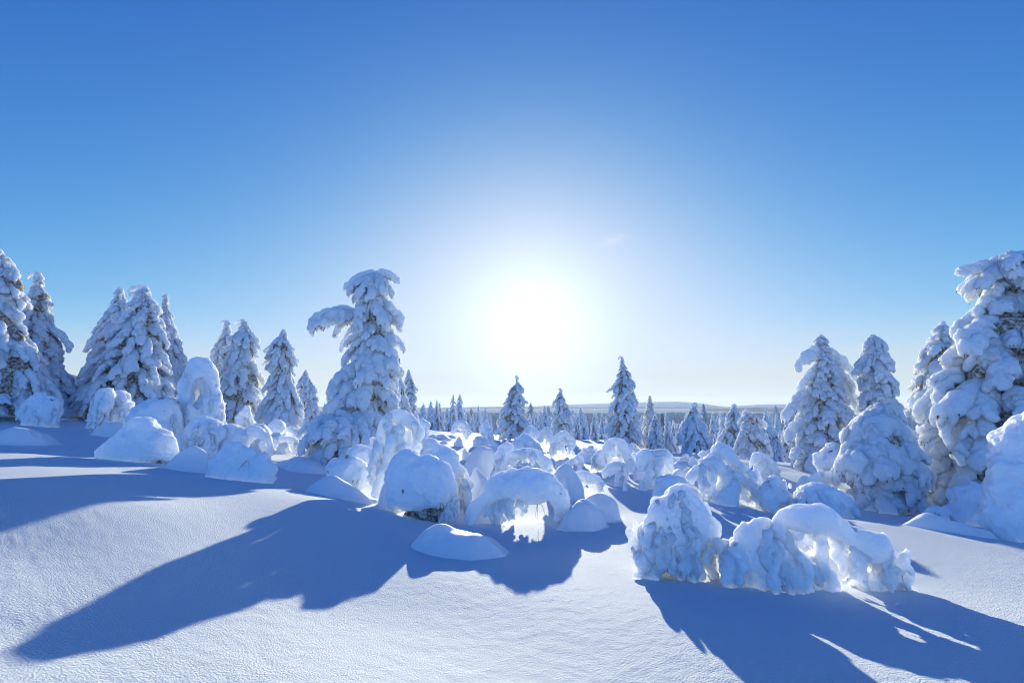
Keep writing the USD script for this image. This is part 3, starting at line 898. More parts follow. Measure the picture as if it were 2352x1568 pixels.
def mound(label, xl, xr, ytop, ybase, d=None, sharp=0.75, deep=0.9, seed=1, skew=0.0, name="snow_mound", cat="snow mound", group=None, hollow=0.0):
    """A buried bush: a smooth dome of snow rising out of the field."""
    d = d or foot(0.5 * (xl + xr), ybase)
    a = 0.5 * (xr - xl) * d / FPX
    d += a * deep * 0.8
    cx = ray(0.5 * (xl + xr), ybase)[0] * d
    zb = land1(cx, d)
    hgt = max(at(1176, ytop, d)[2] - zb, 0.08)
    n = int(np.clip(2.2 * a / (d / 484 * 1.1), 22, 110))
    w = np.arange(2 * n) * np.pi / n
    q = np.linspace(0, 1, n) ** 0.75 * 1.5
    Q, Wd = np.meshgrid(q, w, indexing="ij")
    X_, Y_ = cx + a * Q * np.cos(Wd), d + a * deep * Q * np.sin(Wd)
    p = np.stack([X_, Y_, 0 * X_], -1)
    rho = Q * (1 + 0.23 * pn(p, 0.5 / a, seed) + 0.09 * pn(p, 1.5 / a, seed + 3)) * (1 + skew * np.cos(Wd) * 0.35)
    b = np.clip(1 - rho ** 2.1, 0, 1) ** sharp if sharp < 0.75 else np.clip(1 - rho ** 2, 0, 1) ** (1.7 * sharp)
    foot_ = np.clip((1.45 - rho) / 0.75, 0, 1)
    b = np.maximum(b, 0) if sharp >= 0.75 else np.maximum(b, 0) * 0.94 + 0.06 * foot_ ** 2 * (3 - 2 * foot_)
    Zl = land(X_, Y_)
    Z_ = Zl + hgt * b * (1 + 0.20 * pn(p, 0.8 / a, seed + 1) + 0.06 * pn(p, 2.2 / a, seed + 4)) - 0.006 - 0.10 * np.clip((rho - (0.97 if sharp >= 0.75 else 1.08)) / 0.33, 0, 1)
    V = np.stack([X_, Y_, Z_], -1).reshape(-1, 3)
    m = 2 * n
    i, j = np.meshgrid(np.arange(n - 1), np.arange(m), indexing="ij")
    i, j = i.ravel(), j.ravel()
    A, B = i * m + j, i * m + (j + 1) % m
    F = np.vstack([np.stack([A, A + m, B + m], 1), np.stack([A, B + m, B], 1)])
    under = V.reshape(n, m, 3)[-1].copy()
    under[:, 2] -= 0.35
    V = np.vstack([V, under, [[cx, d, under[:, 2].min()]]])
    j = np.arange(m)
    e, u, c = (n - 1) * m, n * m, n * m + m
    F = np.vstack([F, np.stack([e + j, u + j, u + (j + 1) % m], 1), np.stack([e + j, u + (j + 1) % m, e + (j + 1) % m], 1), np.stack([u + j, np.full(m, c), u + (j + 1) % m], 1)])
    V, F = lumpy(V, F, [(0.35, 0.012), (0.12, 0.005)], seed)
    org = np.array([cx, d, zb])
    nm = numbered("/World", name)
    me = usdkit.mesh(stage, "/World/" + nm, (V - org, F), MATS["snow_drift"], smooth=True)
    me.AddTranslateOp().Set(Gf.Vec3d(*map(float, org)))
    STATS[0] += len(F)
    tag(me.GetPrim(), label, cat, group)
    return me


# ------------------------------------------------------------------ the trees, from the left edge to the right
tree("tall bushy snow-crusted spruce cut by the left picture edge", [(575, -25, 18), (600, -30, 45), (650, -45, 66), (700, -60, 48), (740, -75, 45), (770, -85, 78), (800, -95, 92), (850, -105, 102), (900, -110, 112), (948, -110, 70)], 20,
     by=957, px=-8, lod=2, droop=0.7, seed=3, around=9)
tree("slim hook-topped spruce leaning beside the tree at the left edge", [(627, 74, 100), (660, 72, 112), (700, 55, 116), (740, 42, 112), (760, 40, 132), (790, 45, 152), (830, 58, 130), (860, 50, 150), (900, 45, 172), (940, 45, 180)], 22.5,
     by=958, px=98, lod=2, droop=0.75, seed=4, hook=-24, arms=[(158, 800, 112, 752, 0.6), (132, 842, 100, 790, 0.7), (42, 740, 88, 705, 0.8)])
pillow("low frosted thicket filling the gap right of the slim leaning spruce", [(872, 138, 165), (895, 130, 195), (920, 125, 215), (955, 120, 215)], 25, lumps=0.22, ribs=0.07, seed=5, cleft=0.15)
tree("broad spruce at the left of the close trio with a blunt thick tip", [(660, 262, 290), (700, 252, 300), (740, 232, 310), (780, 215, 320), (830, 212, 330), (880, 198, 330), (915, 188, 330)], 26,
     by=935, px=272, lod=2, droop=0.85, seed=6)
tree("tallest spruce of the left trio, its tip bowed over to the left", [(658, 318, 346), (680, 298, 366), (720, 290, 374), (760, 264, 378), (800, 246, 380), (840, 218, 384), (880, 198, 394), (918, 190, 408)], 24,
     by=942, px=330, lod=2, droop=0.8, seed=7, hook=-34, around=8, arms=[(300, 676, 330, 662, 0.7)], lmax=0.8)
tree("slender spruce on the right of the left trio, half hidden behind", [(675, 373, 387), (700, 368, 392), (740, 364, 404), (780, 360, 412), (820, 360, 428), (860, 360, 440), (910, 358, 445)], 26.5,
     by=950, px=392, lod=2, droop=0.9, seed=8)
tree("tiny far spruce tip showing between the left thicket and the trio", [(868, 184, 190), (890, 178, 196), (920, 172, 200)], 46, by=955, px=187, lod=3, seed=9, split=False)
tree("hook-tipped spruce on the left of the close pair", [(736, 516, 534), (770, 502, 536), (800, 486, 542), (840, 484, 548), (890, 490, 552), (930, 488, 552)], 30,
     by=968, px=524, lod=3, droop=0.8, seed=10, hook=-16)
tree("taller curl-topped spruce on the right of the close pair", [(734, 549, 572), (760, 540, 584), (790, 525, 598), (820, 520, 592), (850, 510, 596), (885, 505, 612), (920, 500, 602), (960, 500, 596)], 28,
     by=975, px=552, lod=2, droop=0.85, seed=11, hook=-22, arms=[(598, 800, 562, 770, 0.7)])
tree("ball-tipped spruce with drooping side arms standing alone in the gap", [(756, 643, 661), (780, 632, 668), (800, 613, 680), (830, 611, 680), (850, 625, 673), (880, 616, 676), (910, 605, 690), (940, 600, 702), (968, 596, 712)], 27,
     by=985, px=652, lod=2, droop=0.9, seed=12, arms=[(611, 804, 648, 775, 0.7), (609, 834, 648, 800, 0.7), (681, 836, 656, 790, 0.8)])
tree("small dark-tipped spruce between the ball-tipped spruce and the crooked giant", [(850, 697, 706), (872, 683, 720), (900, 681, 730), (938, 690, 738), (960, 690, 740)], 38, by=975, px=711, lod=3, droop=0.75, seed=13)
tree("crooked snow giant with one long arm stretched to the left", [(626, 862, 884), (640, 812, 902), (660, 806, 890), (690, 816, 894), (705, 818, 914), (725, 812, 916), (745, 808, 902), (775, 802, 900), (800, 797, 912), (825, 795, 920), (850, 772, 924), (880, 758, 926),
     (910, 750, 930), (940, 745, 930), (985, 750, 915), (1040, 760, 900)], 18.5,
     by=1062, px=838, droop=0.6, seed=14, around=9, name="crooked_spruce", ragged=0.6, lmax=0.9, thick=1.5, wide=1.15, taper=False, arm_wide=0.85, min_l=0.3,
     arms=[(717, 745, 815, 716, 1.05), (726, 750, 820, 722, 1.1, -0.3), (738, 742, 818, 714, 1.1, 0.25), (768, 766, 822, 728, 1.1), (785, 800, 822, 745, 1.2), (800, 655, 866, 630, 1.1), (806, 672, 862, 642, 1.0, -0.2), (912, 642, 866, 626, 1.1), (904, 640, 868, 630, 1.2, 0.15), (921, 735, 868, 700, 1.3), (915, 750, 868, 715, 1.3, 0.2), (925, 800, 880, 770, 1.2)])
tree("broad low spruce bush caked in snow round the foot of the crooked giant", [(945, 770, 800), (955, 735, 840), (968, 712, 868), (985, 700, 884), (1010, 694, 888), (1035, 702, 882), (1062, 725, 868)], 16.6, by=1075, px=790, name="snowy_spruce_bush", cat="spruce bush",
     droop=0.55, seed=140, thick=1.7, wide=1.35, lmax=0.62, ragged=0.6, taper=False, min_l=0.3, gap=0.36, around=12, leader=0.05)
tree("thin spruce pressed close behind the right flank of the crooked giant", [(783, 886, 914), (820, 882, 924), (860, 882, 930), (900, 880, 940), (950, 880, 945)], 23, by=1020, px=905, lod=2, droop=0.8, seed=15)
tree("small spruce with outstretched arms just right of the crooked giant", [(850, 933, 942), (876, 925, 957), (900, 922, 957), (930, 925, 957), (960, 925, 960)], 44, by=990, px=940, lod=3, droop=0.5, seed=16)
tree("broad spruce standing below the sun with a spiky bare tip", [(863, 1184, 1190), (880, 1180, 1196), (893, 1166, 1210), (912, 1161, 1200), (930, 1151, 1218), (945, 1146, 1208), (980, 1140, 1226), (1002, 1136, 1228)], 46,
     by=1020, px=1185, lod=3, droop=0.55, seed=17)
tree("spruce with a nodding tip to the right of the sun", [(893, 1284, 1292), (910, 1275, 1297), (930, 1270, 1310), (950, 1268, 1315), (980, 1263, 1320), (1005, 1262, 1320)], 48, by=1022, px=1290, lod=3, droop=0.7, seed=18, hook=-8)
tree("tallest spruce on the right half of the clearing, with a nodding tip", [(819, 1425, 1433), (838, 1417, 1440), (856, 1416, 1452), (870, 1411, 1456), (893, 1395, 1458), (914, 1403, 1463), (928, 1394, 1470), (958, 1391, 1471), (983, 1389, 1476), (1012, 1389, 1476)], 42,
     by=1032, px=1432, lod=3, droop=0.75, seed=19, around=8, hook=-8, arms=[(1395, 898, 1425, 885, 0.6)])
tree("narrow pagoda-like spruce right of the tallest clearing spruce", [(908, 1488, 1497), (930, 1482, 1503), (955, 1480, 1505), (985, 1476, 1512), (1015, 1475, 1515)], 43, by=1038, px=1496, lod=3, droop=0.7, seed=20)
tree("short plump spruce in front of the narrow pagoda-like one", [(952, 1500, 1508), (975, 1493, 1518), (1005, 1488, 1526), (1030, 1486, 1530)], 39, by=1046, px=1507, lod=3, droop=0.8, seed=21)
tree("low rounded spruce beside the plump short one", [(988, 1526, 1540), (1010, 1520, 1556), (1035, 1518, 1562)], 40, by=1048, px=1538, lod=3, droop=0.9, seed=22, split=False)
tree("bell-shaped spruce with wide skirts in the open right of centre", [(925, 1590, 1602), (945, 1577, 1605), (960, 1571, 1612), (980, 1562, 1622), (1005, 1560, 1636), (1035, 1558, 1645)], 36, by=1055, px=1600, lod=3, droop=0.85, seed=23, hook=-8)
tree("spruce with a hooked tip behind the stubby white pine", [(928, 1682, 1693), (950, 1666, 1700), (980, 1662, 1706), (1010, 1642, 1702), (1035, 1640, 1705)], 37, by=1050, px=1682, lod=3, droop=0.7, seed=24, hook=-8)
tree("stubby thick-limbed pine plastered white, leaning to the left", [(941, 1701, 1722), (955, 1700, 1740), (968, 1702, 1754), (982, 1702, 1745), (997, 1695, 1765), (1015, 1688, 1766), (1045, 1690, 1766)], 26, by=1065, px=1728, lod=2, droop=0.5, seed=25,
     name="snowy_pine", cat="pine tree", thick=1.6, wide=1.2, arms=[(1758, 972, 1715, 962, 1.3)])
tree("slim frosted spruce left of a twin behind the birch thicket", [(990, 1776, 1784), (1010, 1768, 1792), (1040, 1765, 1798), (1062, 1764, 1800)], 32, by=1078, px=1781, lod=3, droop=0.7, seed=26)
tree("slim frosted spruce on the right of the twins behind the birch thicket", [(964, 1804, 1812), (990, 1797, 1818), (1030, 1794, 1822), (1060, 1792, 1824)], 33, by=1078, px=1808, lod=3, droop=0.7, seed=27)
tree("wide-armed spruce with a stacked tip, left of the columnar one", [(769, 1878, 1892), (782, 1870, 1900), (798, 1871, 1900), (814, 1873, 1906), (832, 1862, 1912), (849, 1862, 1920), (875, 1856, 1925), (892, 1850, 1930), (911, 1850, 1940), (934, 1838, 1945), (951, 1832, 1950), (984, 1824, 1948),
     (1010, 1818, 1934), (1060, 1822, 1932), (1085, 1845, 1934)], 20.5, by=1140, px=1890, droop=0.5, ragged=0.55, seed=28, taper=False, thick=1.25, wide=1.1, lmax=0.7, arm_wide=0.75,
     arms=[(1831, 842, 1885, 808, 1.3), (1925, 822, 1888, 800, 1.2), (1960, 860, 1890, 812, 1.3), (1838, 888, 1882, 850, 1.2), (1955, 890, 1895, 850, 1.3), (1826, 915, 1882, 895, 1.3), (1974, 932, 1898, 880, 1.3), (1806, 950, 1880, 910, 1.3), (1962, 965, 1895, 930, 1.2), (1812, 1005, 1880, 960, 1.2)])
tree("slim column of snow shaped like a tower, its tip a round knob", [(770, 1997, 2014), (780, 1985, 2026), (804, 1980, 2032), (826, 1972, 2040), (845, 1970, 2050), (866, 1978, 2052), (884, 1988, 2048), (906, 1978, 2054), (932, 1983, 2062), (980, 1978, 2068), (1040, 1975, 2070)], 19.5,
     by=1130, px=2015, droop=0.7, seed=29, thick=1.7, around=5, wide=1.3, taper=False, lmax=0.6, min_l=0.28, ragged=0.6, gap=0.5)
tree("stout snow-plastered spruce with heavy rounded boughs in front of the tower-like one", [(924, 2008, 2036), (940, 1998, 2052), (957, 1968, 2062), (977, 1954, 2082), (997, 1932, 2092), (1012, 1924, 2112), (1030, 1932, 2132), (1050, 1958, 2132), (1076, 1962, 2124), (1096, 1962, 2102),
     (1126, 1952, 2100), (1142, 1954, 2098), (1175, 1975, 2090)], 13.2, by=1203, px=2035, droop=0.6, seed=30, thick=1.9, wide=1.4, around=7, lmax=0.72, ragged=0.5, taper=False, min_l=0.28, gap=0.36)
tree("ragged spruce half hidden behind the left side of the huge right-hand tree", [(742, 2135, 2200), (800, 2106, 2200), (860, 2110, 2210), (905, 2092, 2210), (925, 2080, 2210), (955, 2096, 2210), (1005, 2110, 2210), (1050, 2120, 2210)], 19.5, by=1110, px=2190, lod=1, droop=0.55, seed=31)
tree("huge snow-laden spruce filling the right picture edge", [(575, 2308, 2342), (590, 2298, 2372), (606, 2222, 2385), (628, 2220, 2395), (658, 2230, 2395), (690, 2284, 2400), (714, 2245, 2405), (740, 2212, 2412), (764, 2184, 2420), (793, 2174, 2425), (835, 2152, 2430), (870, 2142, 2435), (900, 2138, 2440),
     (930, 2133, 2445), (970, 2128, 2450), (1005, 2140, 2450), (1050, 2150, 2450), (1100, 2150, 2450), (1160, 2140, 2450)], 13.0, by=1215, px=2318, lod=0, droop=0.62, seed=32, thick=1.15, around=10, lmax=1.0, arm_wide=0.8, taper=False, ragged=0.72,
     arms=[(2209, 618, 2300, 612, 0.9), (2222, 662, 2300, 622, 1.0), (2242, 716, 2310, 670, 0.9), (2180, 775, 2300, 735, 0.9, -0.5), (2172, 800, 2290, 750, 0.9, -0.7), (2130, 940, 2280, 870, 0.9, -0.5)])

# ------------------------------------------------------------------ bushes and saplings wrapped in snow
pillow("rounded snowy bush at the foot of the slim leaning left spruce", [(912, 78, 118), (930, 62, 130), (950, 55, 138), (974, 62, 134)], 19, seed=41, lumps=0.1, cleft=0.10, ribs=0.03, strands=4)
pillow("left one of two draped saplings under the left trio, its mantle ending in points", [(890, 236, 262), (905, 222, 260), (930, 213, 258), (966, 210, 248)], 18, seed=42, ribs=0.05, strands=9, under=0.15, lumps=0.07, name="draped_sapling", cat="snowy sapling")
pillow("right one of two draped saplings under the left trio, with a knobbly outline", [(897, 262, 284), (915, 256, 297), (945, 254, 301), (976, 262, 306)], 18.6, seed=43, ribs=0.05, strands=10, lumps=0.07, name="draped_sapling", cat="snowy sapling")
mound("smooth dome of snow below the two draped saplings", 228, 306, 956, 986, 17, seed=1)
mound("long flat snow hump by the left picture edge", -10, 140, 966, 988, 13.6, seed=2, sharp=1.1, skew=0.3)
pillow("lumpy draped bush above the wide snow pillow on the left", [(920, 335, 398), (935, 318, 414), (960, 310, 418), (992, 314, 416)], 17, seed=44, ribs=0.05, strands=10, lumps=0.12, cleft=0.08)
pillow("tall ghostly column of draped snow between the left trio and the close pair", [(822, 447, 474), (850, 431, 488), (880, 425, 494), (905, 421, 500), (932, 416, 510), (960, 411, 512), (990, 404, 508)], 18, by=1005, seed=45, ribs=0.06, strands=16, lumps=0.06, depth=0.8, name="draped_tree", cat="snowy tree", holes=0.12)
heap("wide low snow pillow over a bush at the left end of the low bushes", [(262, 1024, 30), (296, 1014, 33), (338, 1010, 30), (372, 1018, 28), (398, 1036, 18), (246, 1044, 20), (284, 1046, 20), (318, 1042, 22), (346, 1044, 17), (386, 1044, 19), (408, 1050, 10)], 12.3, seed=46, cleft=0.0, twigs=3, stems=[(318, 1066, 322, 1040, 0.10), (372, 1066, 368, 1042, 0.09), (300, 1064, 304, 1044, 0.07)], k=0.05, lump=1.2, deep=0.8)
mound("smooth blue-shaded snow hump between the wide pillow and the big lumpy bush", 385, 500, 1031, 1086, 11.4, seed=3, deep=0.7)
pillow("draped bush with flowing folds behind the smooth hump", [(961, 452, 486), (975, 440, 508), (1000, 427, 514), (1030, 420, 504)], 15, seed=47, ribs=0.07, strands=12, lumps=0.08, holes=0.12)
pillow("rounded snowy bush just right of the flowing draped one", [(976, 518, 544), (990, 506, 558), (1010, 500, 561), (1030, 502, 560)], 15.4, seed=48, lumps=0.10, ribs=0.03, strands=4)
pillow("small pointed draped sapling in front of the curl-topped spruce", [(936, 562, 572), (950, 548, 580), (975, 540, 583)], 21, seed=49, ribs=0.05, strands=7, lumps=0.09, name="draped_sapling", cat="snowy sapling")
arch("low snow arch with an opening beside the rounded bush", [(563, 1022), (570, 995), (590, 977), (612, 990), (622, 1030)], [0.16, 0.19, 0.22, 0.22, 0.16], 15.6, [(604, 624, 0, 1035, 1045, 0), (562, 578, 0, 1025, 1020, 0)], seed=50)
mound("snow cushion behind the low snow arch", 555, 612, 977, 1000, 20, seed=4)
pillow("draped cushion of snow under the ball-tipped spruce", [(964, 628, 644), (975, 618, 655), (990, 615, 660)], 21, seed=51, ribs=0.03, strands=5, lumps=0.08)
mound("long snow cushion in the hollow left of the crooked giant", 600, 665, 985, 1012, 18.5, seed=5)
arch("sweeping snow-covered branch bending down beside the crooked giant", [(628, 1012), (640, 1000), (660, 1000), (680, 1010), (692, 1024)], [0.14, 0.17, 0.17, 0.15, 0.12], 17, [(625, 650, 0, 1032, 1030, 0), (680, 692, 0, 1034, 1036, 0)], seed=52)
arch("smaller snow-covered branch arching behind the sweeping one", [(648, 990), (662, 981), (680, 987), (690, 998)], [0.12, 0.14, 0.13, 0.10], 19.5, [(664, 690, 0, 1006, 1010, 0)], seed=53)
heap("big lumpy snow-caked bush at the left, right of the smooth hump", [(520, 1043, 22), (548, 1038, 20), (578, 1038, 20), (603, 1050, 19), (498, 1066, 22), (530, 1068, 27), (566, 1064, 27), (600, 1074, 22), (622, 1078, 17), (488, 1090, 17), (514, 1098, 21), (548, 1100, 22), (584, 1102, 20), (612, 1100, 18), (636, 1102, 14), (560, 1084, 24), (648, 1114, 10)], 10.9,
     seed=54, cleft=0.0, twigs=3, stems=[(530, 1118, 526, 1080, 0.10), (572, 1120, 570, 1085, 0.10), (604, 1118, 598, 1086, 0.08)], k=0.03, lump=1.5, deep=0.8)
mound("smooth snow hump in front of the crooked giant, falling off to the right", 684, 822, 1091, 1133, 10.2, seed=6, deep=0.6, skew=-0.25)
heap("small mushroom-shaped snow bush, upper of two below the crooked giant", [(820, 1047, 20), (835, 1048, 17), (806, 1050, 15), (842, 1058, 12), (825, 1070, 16, 0.1)], 12.9, seed=55, cleft=0.07, k=0.05)
heap("broad mushroom-shaped snow pillow, lower of two below the crooked giant", [(782, 1075, 22), (805, 1076, 24), (828, 1082, 20), (768, 1080, 15), (840, 1090, 12), (815, 1100, 20, 0.1), (795, 1105, 18, 0.15)], 11.9, seed=56, cleft=0.09, twigs=3, k=0.05)
mound("wide bank of snow at the foot of the crooked giant", 630, 770, 1048, 1085, 14.5, seed=7, sharp=1.0)
arch("tall bowed birch curtained in snow right of the crooked giant", [(858, 1095, 0.1), (872, 1000, 0), (888, 955, 0), (912, 940, 0), (938, 948, 0), (958, 966, 0), (966, 990, 0)], [0.14, 0.17, 0.19, 0.22, 0.22, 0.20, 0.13], 11.4,
     [(866, 905, 0, 1060, 1055, 0), (905, 965, 0, 1075, 1062, 0), (848, 880, 1015, 1130, 1118, -0.15), (880, 930, 985, 1105, 1080, 0.1), (950, 968, 0, 1018, 1015, 0)], seed=57, strand=(0.07, 0.11), stems=[(862, 1132, 905, 1010, 0.12, 0.18)])
heap("big smooth-headed snow figure at the centre, dark gaps around its stem", [(990, 1102, 58, -0.05), (940, 1092, 50), (958, 1120, 48, -0.1), (906, 1112, 28), (898, 1130, 18), (916, 1142, 26), (1026, 1122, 30), (1000, 1142, 30), (940, 1156, 22), (914, 1162, 14), (962, 1160, 14), (1022, 1154, 16)], 10.1,
     seed=61, cleft=0.12, twigs=2, name="snow_laden_sapling", cat="snowy sapling", k=0.035, lump=1.0, deep=0.8, stems=[(948, 1196, 955, 1130, 0.10), (970, 1204, 972, 1130, 0.13), (992, 1206, 988, 1130, 0.13), (1014, 1198, 1004, 1130, 0.11)])
pillow("fringe of snow-clotted twigs under the right side of the big snow figure", [(1140, 1005, 1048), (1160, 1000, 1050), (1180, 995, 1046), (1200, 985, 1040)], 10.2, seed=158, ribs=0.05, strands=7, lumps=0.12, rib_size=0.1, cleft=0.08, name="draped_sapling", cat="snowy sapling")
heap("round snow ball leaning behind the big smooth-headed snow figure", [(1006, 1064, 42), (1020, 1078, 30), (1002, 1100, 34), (1010, 1150, 28)], 11.0, seed=59, name="snow_laden_sapling", cat="snowy sapling", deep=0.9, k=0.05)
mound("low lobe of snow at the left shoulder of the big snow figure", 876, 930, 1072, 1142, 10.4, seed=8, sharp=0.6)
pillow("hanging veil of snow right behind the big snow figure", [(1062, 1040, 1058), (1085, 1042, 1070), (1115, 1050, 1078), (1150, 1055, 1076), (1178, 1058, 1070)], 11.2, seed=60, ribs=0.05, strands=8, lumps=0.1, rib_size=0.12)
arch("large bowed birch in the middle with a fringe of hanging snow", [(1084, 1180, 0.0), (1096, 1140, 0.0), (1112, 1122, 0), (1138, 1101, 0), (1162, 1088, 0), (1205, 1085, 0), (1248, 1090, 0), (1275, 1108, 0), (1292, 1138, 0), (1300, 1168, 0)], [0.09, 0.12, 0.16, 0.21, 0.24, 0.25, 0.24, 0.21, 0.17, 0.11], 9.9,
     [(1092, 1126, 0, 1165, 1178, 0.05), (1122, 1182, 0, 1192, 1200, 0.0), (1128, 1186, 1110, 1185, 1192, -0.2), (1180, 1200, 0, 1165, 1150, 0), (1195, 1215, 0, 1165, 1170, 0), (1215, 1262, 0, 1146, 1150, 0), (1262, 1300, 0, 1186, 1196, 0), (1150, 1180, 1100, 1200, 1206, 0.15)],
     seed=61, strand=(0.045, 0.075), twigs=2, spread=0.2, step=1.15, bulk=1.0)
mound("bank of snow under the left half of the large bowed birch", 1065, 1190, 1150, 1206, 10.0, seed=9, sharp=1.1)
arch("second bowed birch whose hoop rises behind the large one", [(1140, 1082, 0), (1158, 1054, 0), (1180, 1034, 0), (1205, 1026, 0), (1230, 1032, 0), (1250, 1052, 0), (1262, 1086, 0)], [0.12, 0.16, 0.2, 0.23, 0.22, 0.19, 0.14], 13.0, [(1165, 1225, 0, 1060, 1058, 0.05), (1140, 1160, 0, 1092, 1080, 0), (1240, 1262, 0, 1098, 1105, 0)], seed=62)
pillow("draped hump with pierced veil behind the left of the second hoop", [(1020, 1152, 1174), (1030, 1143, 1178), (1048, 1138, 1180), (1070, 1138, 1176), (1084, 1135, 1166)], 14.8, seed=63, ribs=0.05, holes=0.2, strands=5, lumps=0.06)
pillow("long-backed snow bush highest behind the hoops at the centre", [(1001, 1192, 1210), (1010, 1182, 1228), (1024, 1174, 1240), (1040, 1172, 1248)], 20, seed=64, lumps=0.07, holes=0.12, strands=4, name="snow_laden_bush")
mound("big smooth dome of snow left of the hoops at the centre", 1074, 1148, 1034, 1084, 15.4, seed=10, sharp=0.6)
mound("smooth dome of snow below the big one, by the veil", 1075, 1132, 1081, 1128, 12.0, seed=11, sharp=0.6)
mound("tiny knob of snow alone on the bright field", 1064, 1079, 1037, 1051, 20.5, seed=12, sharp=0.45)
mound("wide low snow hump, front of a row on the bright field", 1084, 1122, 1023, 1037, 23.5, seed=13)
mound("low snow hump behind the front one on the bright field", 1106, 1140, 1019, 1030, 25.5, seed=14)
mound("twin-topped snow hump at the left of the far row", 1084, 1120, 1000, 1015, 29, seed=15, sharp=0.55)
mound("flat snow hump right of the twin-topped one", 1112, 1148, 1008, 1020, 27, seed=16)
mound("small pointed snow hump at the head of the bright field", 1046, 1062, 1005, 1017, 28.5, seed=17, sharp=0.6)
for k, (a, b, c, e, t) in enumerate([(1002, 1030, 999, 1008, "left of three ripple-like snow humps by the far forest edge"), (1012, 1040, 1003, 1012, "middle one of three ripple-like snow humps by the far forest edge"), (1008, 1034, 1009, 1018, "nearest of three ripple-like snow humps by the far forest edge"),
                                     (985, 1004, 994, 1007, "blue hump at the left foot of the far forest"), (1028, 1047, 998, 1005, "faint snow hump at the far forest edge, under the drooping birch")]):
    mound(t, a, b, c, e, seed=20 + k)
pillow("tangled frosted bush left of the bright field, behind the tall bowed birch", [(1006, 972, 988), (1014, 965, 1002), (1028, 962, 1008), (1040, 964, 985)], 18.5, seed=65, ribs=0.05, holes=0.2, strands=6, lumps=0.12)
pillow("slim frosted sapling at the left foot of the far forest", [(962, 966, 974), (975, 963, 985), (990, 962, 987), (1006, 966, 984)], 30, seed=66, lumps=0.2, ribs=0.05, name="draped_sapling", cat="snowy sapling")
arch("drooping birch by the far forest, two veils hanging side by side", [(1042, 985), (1052, 968), (1062, 966), (1072, 975), (1078, 990)], [0.22, 0.26, 0.28, 0.26, 0.2], 32, [(1042, 1060, 0, 985, 990, 0), (1058, 1080, 0, 1012, 1012, 0)], seed=67, strand=(0.12, 0.18))
pillow("small bell of draped snow beside the bright field's far edge", [(992, 1120, 1128), (998, 1115, 1132), (1008, 1114, 1134)], 36, seed=68, ribs=0.06, strands=6, name="draped_sapling", cat="snowy sapling")
pillow("pale pointed sapling behind the small bell", [(968, 1113, 1118), (980, 1108, 1124), (995, 1106, 1130)], 42, seed=69, ribs=0.08, lumps=0.12, strands=5, name="draped_sapling", cat="snowy sapling")
arch("draped birch at the right foot of the spiky-tipped spruce", [(1204, 1004), (1210, 985), (1221, 976), (1232, 986), (1238, 1004)], [0.2, 0.26, 0.28, 0.25, 0.2], 36, [(1204, 1238, 0, 1008, 1012, 0)], seed=70, strand=(0.12, 0.18))
arch("draped birch with a rounded crown left of the nodding spruce", [(1243, 1005), (1247, 988), (1255, 979), (1262, 988), (1266, 1005)], [0.2, 0.24, 0.26, 0.24, 0.2], 32, [(1243, 1266, 0, 1016, 1016, 0)], seed=71, strand=(0.1, 0.16))
arch("large weeping birch of snow in front of the nodding spruce", [(1267, 1045, 0), (1272, 1015, 0), (1282, 998, 0), (1294, 991, 0), (1306, 1000, 0), (1313, 1020, 0)], [0.12, 0.18, 0.22, 0.24, 0.22, 0.16], 23, [(1264, 1284, 0, 1048, 1036, 0), (1284, 1300, 0, 1040, 1036, 0), (1300, 1317, 0, 1045, 1040, 0)], seed=72, strand=(0.08, 0.13))
mound("flat-topped snow drum in front of the weeping birch", 1277, 1308, 1044, 1060, 19.0, seed=30, sharp=0.4)
arch("small snow croquet hoop on the bright field", [(1304, 1066), (1307, 1055), (1315, 1052), (1323, 1057), (1326, 1066)], [0.09, 0.12, 0.13, 0.12, 0.09], 17.6, [(1306, 1312, 0, 1066, 1064, 0)], seed=73)
pillow("small pierced snow bell right of the weeping birch", [(1041, 1328, 1338), (1048, 1323, 1341), (1058, 1323, 1341)], 19.6, seed=74, holes=0.2, lumps=0.06, ribs=0.03)
mound("low snow ripple by the croquet-like hoop", 1316, 1344, 1066, 1080, 16, seed=31)
pillow("frosted bush below the tallest clearing spruce", [(1021, 1352, 1366), (1029, 1342, 1371), (1041, 1339, 1372)], 24, seed=75, holes=0.15, ribs=0.04, lumps=0.1, strands=4)
mound("snow hump in the row left of the round veiled bush", 1340, 1368, 1041, 1056, 21, seed=32)
mound("smaller snow hump at the left end of that row", 1322, 1350, 1042, 1054, 22.5, seed=33)
pillow("round veiled bush with a curtain hem left of the leaning birch", [(1033, 1376, 1394), (1042, 1366, 1403), (1056, 1360, 1408), (1068, 1362, 1408), (1077, 1380, 1400)], 17.4, seed=76, ribs=0.04, under=0.12, strands=8, lumps=0.05)
arch("leaning birch whose snowy limb sweeps down to the right", [(1395, 1035, 0), (1400, 1013, 0), (1411, 1003, 0), (1424, 1010, 0), (1436, 1030, 0), (1448, 1055, 0), (1457, 1075, 0)], [0.13, 0.17, 0.19, 0.19, 0.18, 0.16, 0.10], 16.6, [(1396, 1420, 0, 1040, 1048, 0), (1420, 1440, 0, 1085, 1090, 0), (1438, 1458, 0, 1092, 1082, 0)], seed=77, strand=(0.06, 0.1))
arch("low snow bridge with a fringe, left of the leaning birch's foot", [(1388, 1088), (1396, 1072), (1412, 1060), (1426, 1060), (1436, 1075)], [0.10, 0.15, 0.18, 0.18, 0.14], 14.6, [(1398, 1434, 0, 1084, 1092, 0)], seed=78)
mound("small dome under the low snow bridge with a fringe", 1407, 1426, 1079, 1094, 14.0, seed=34)
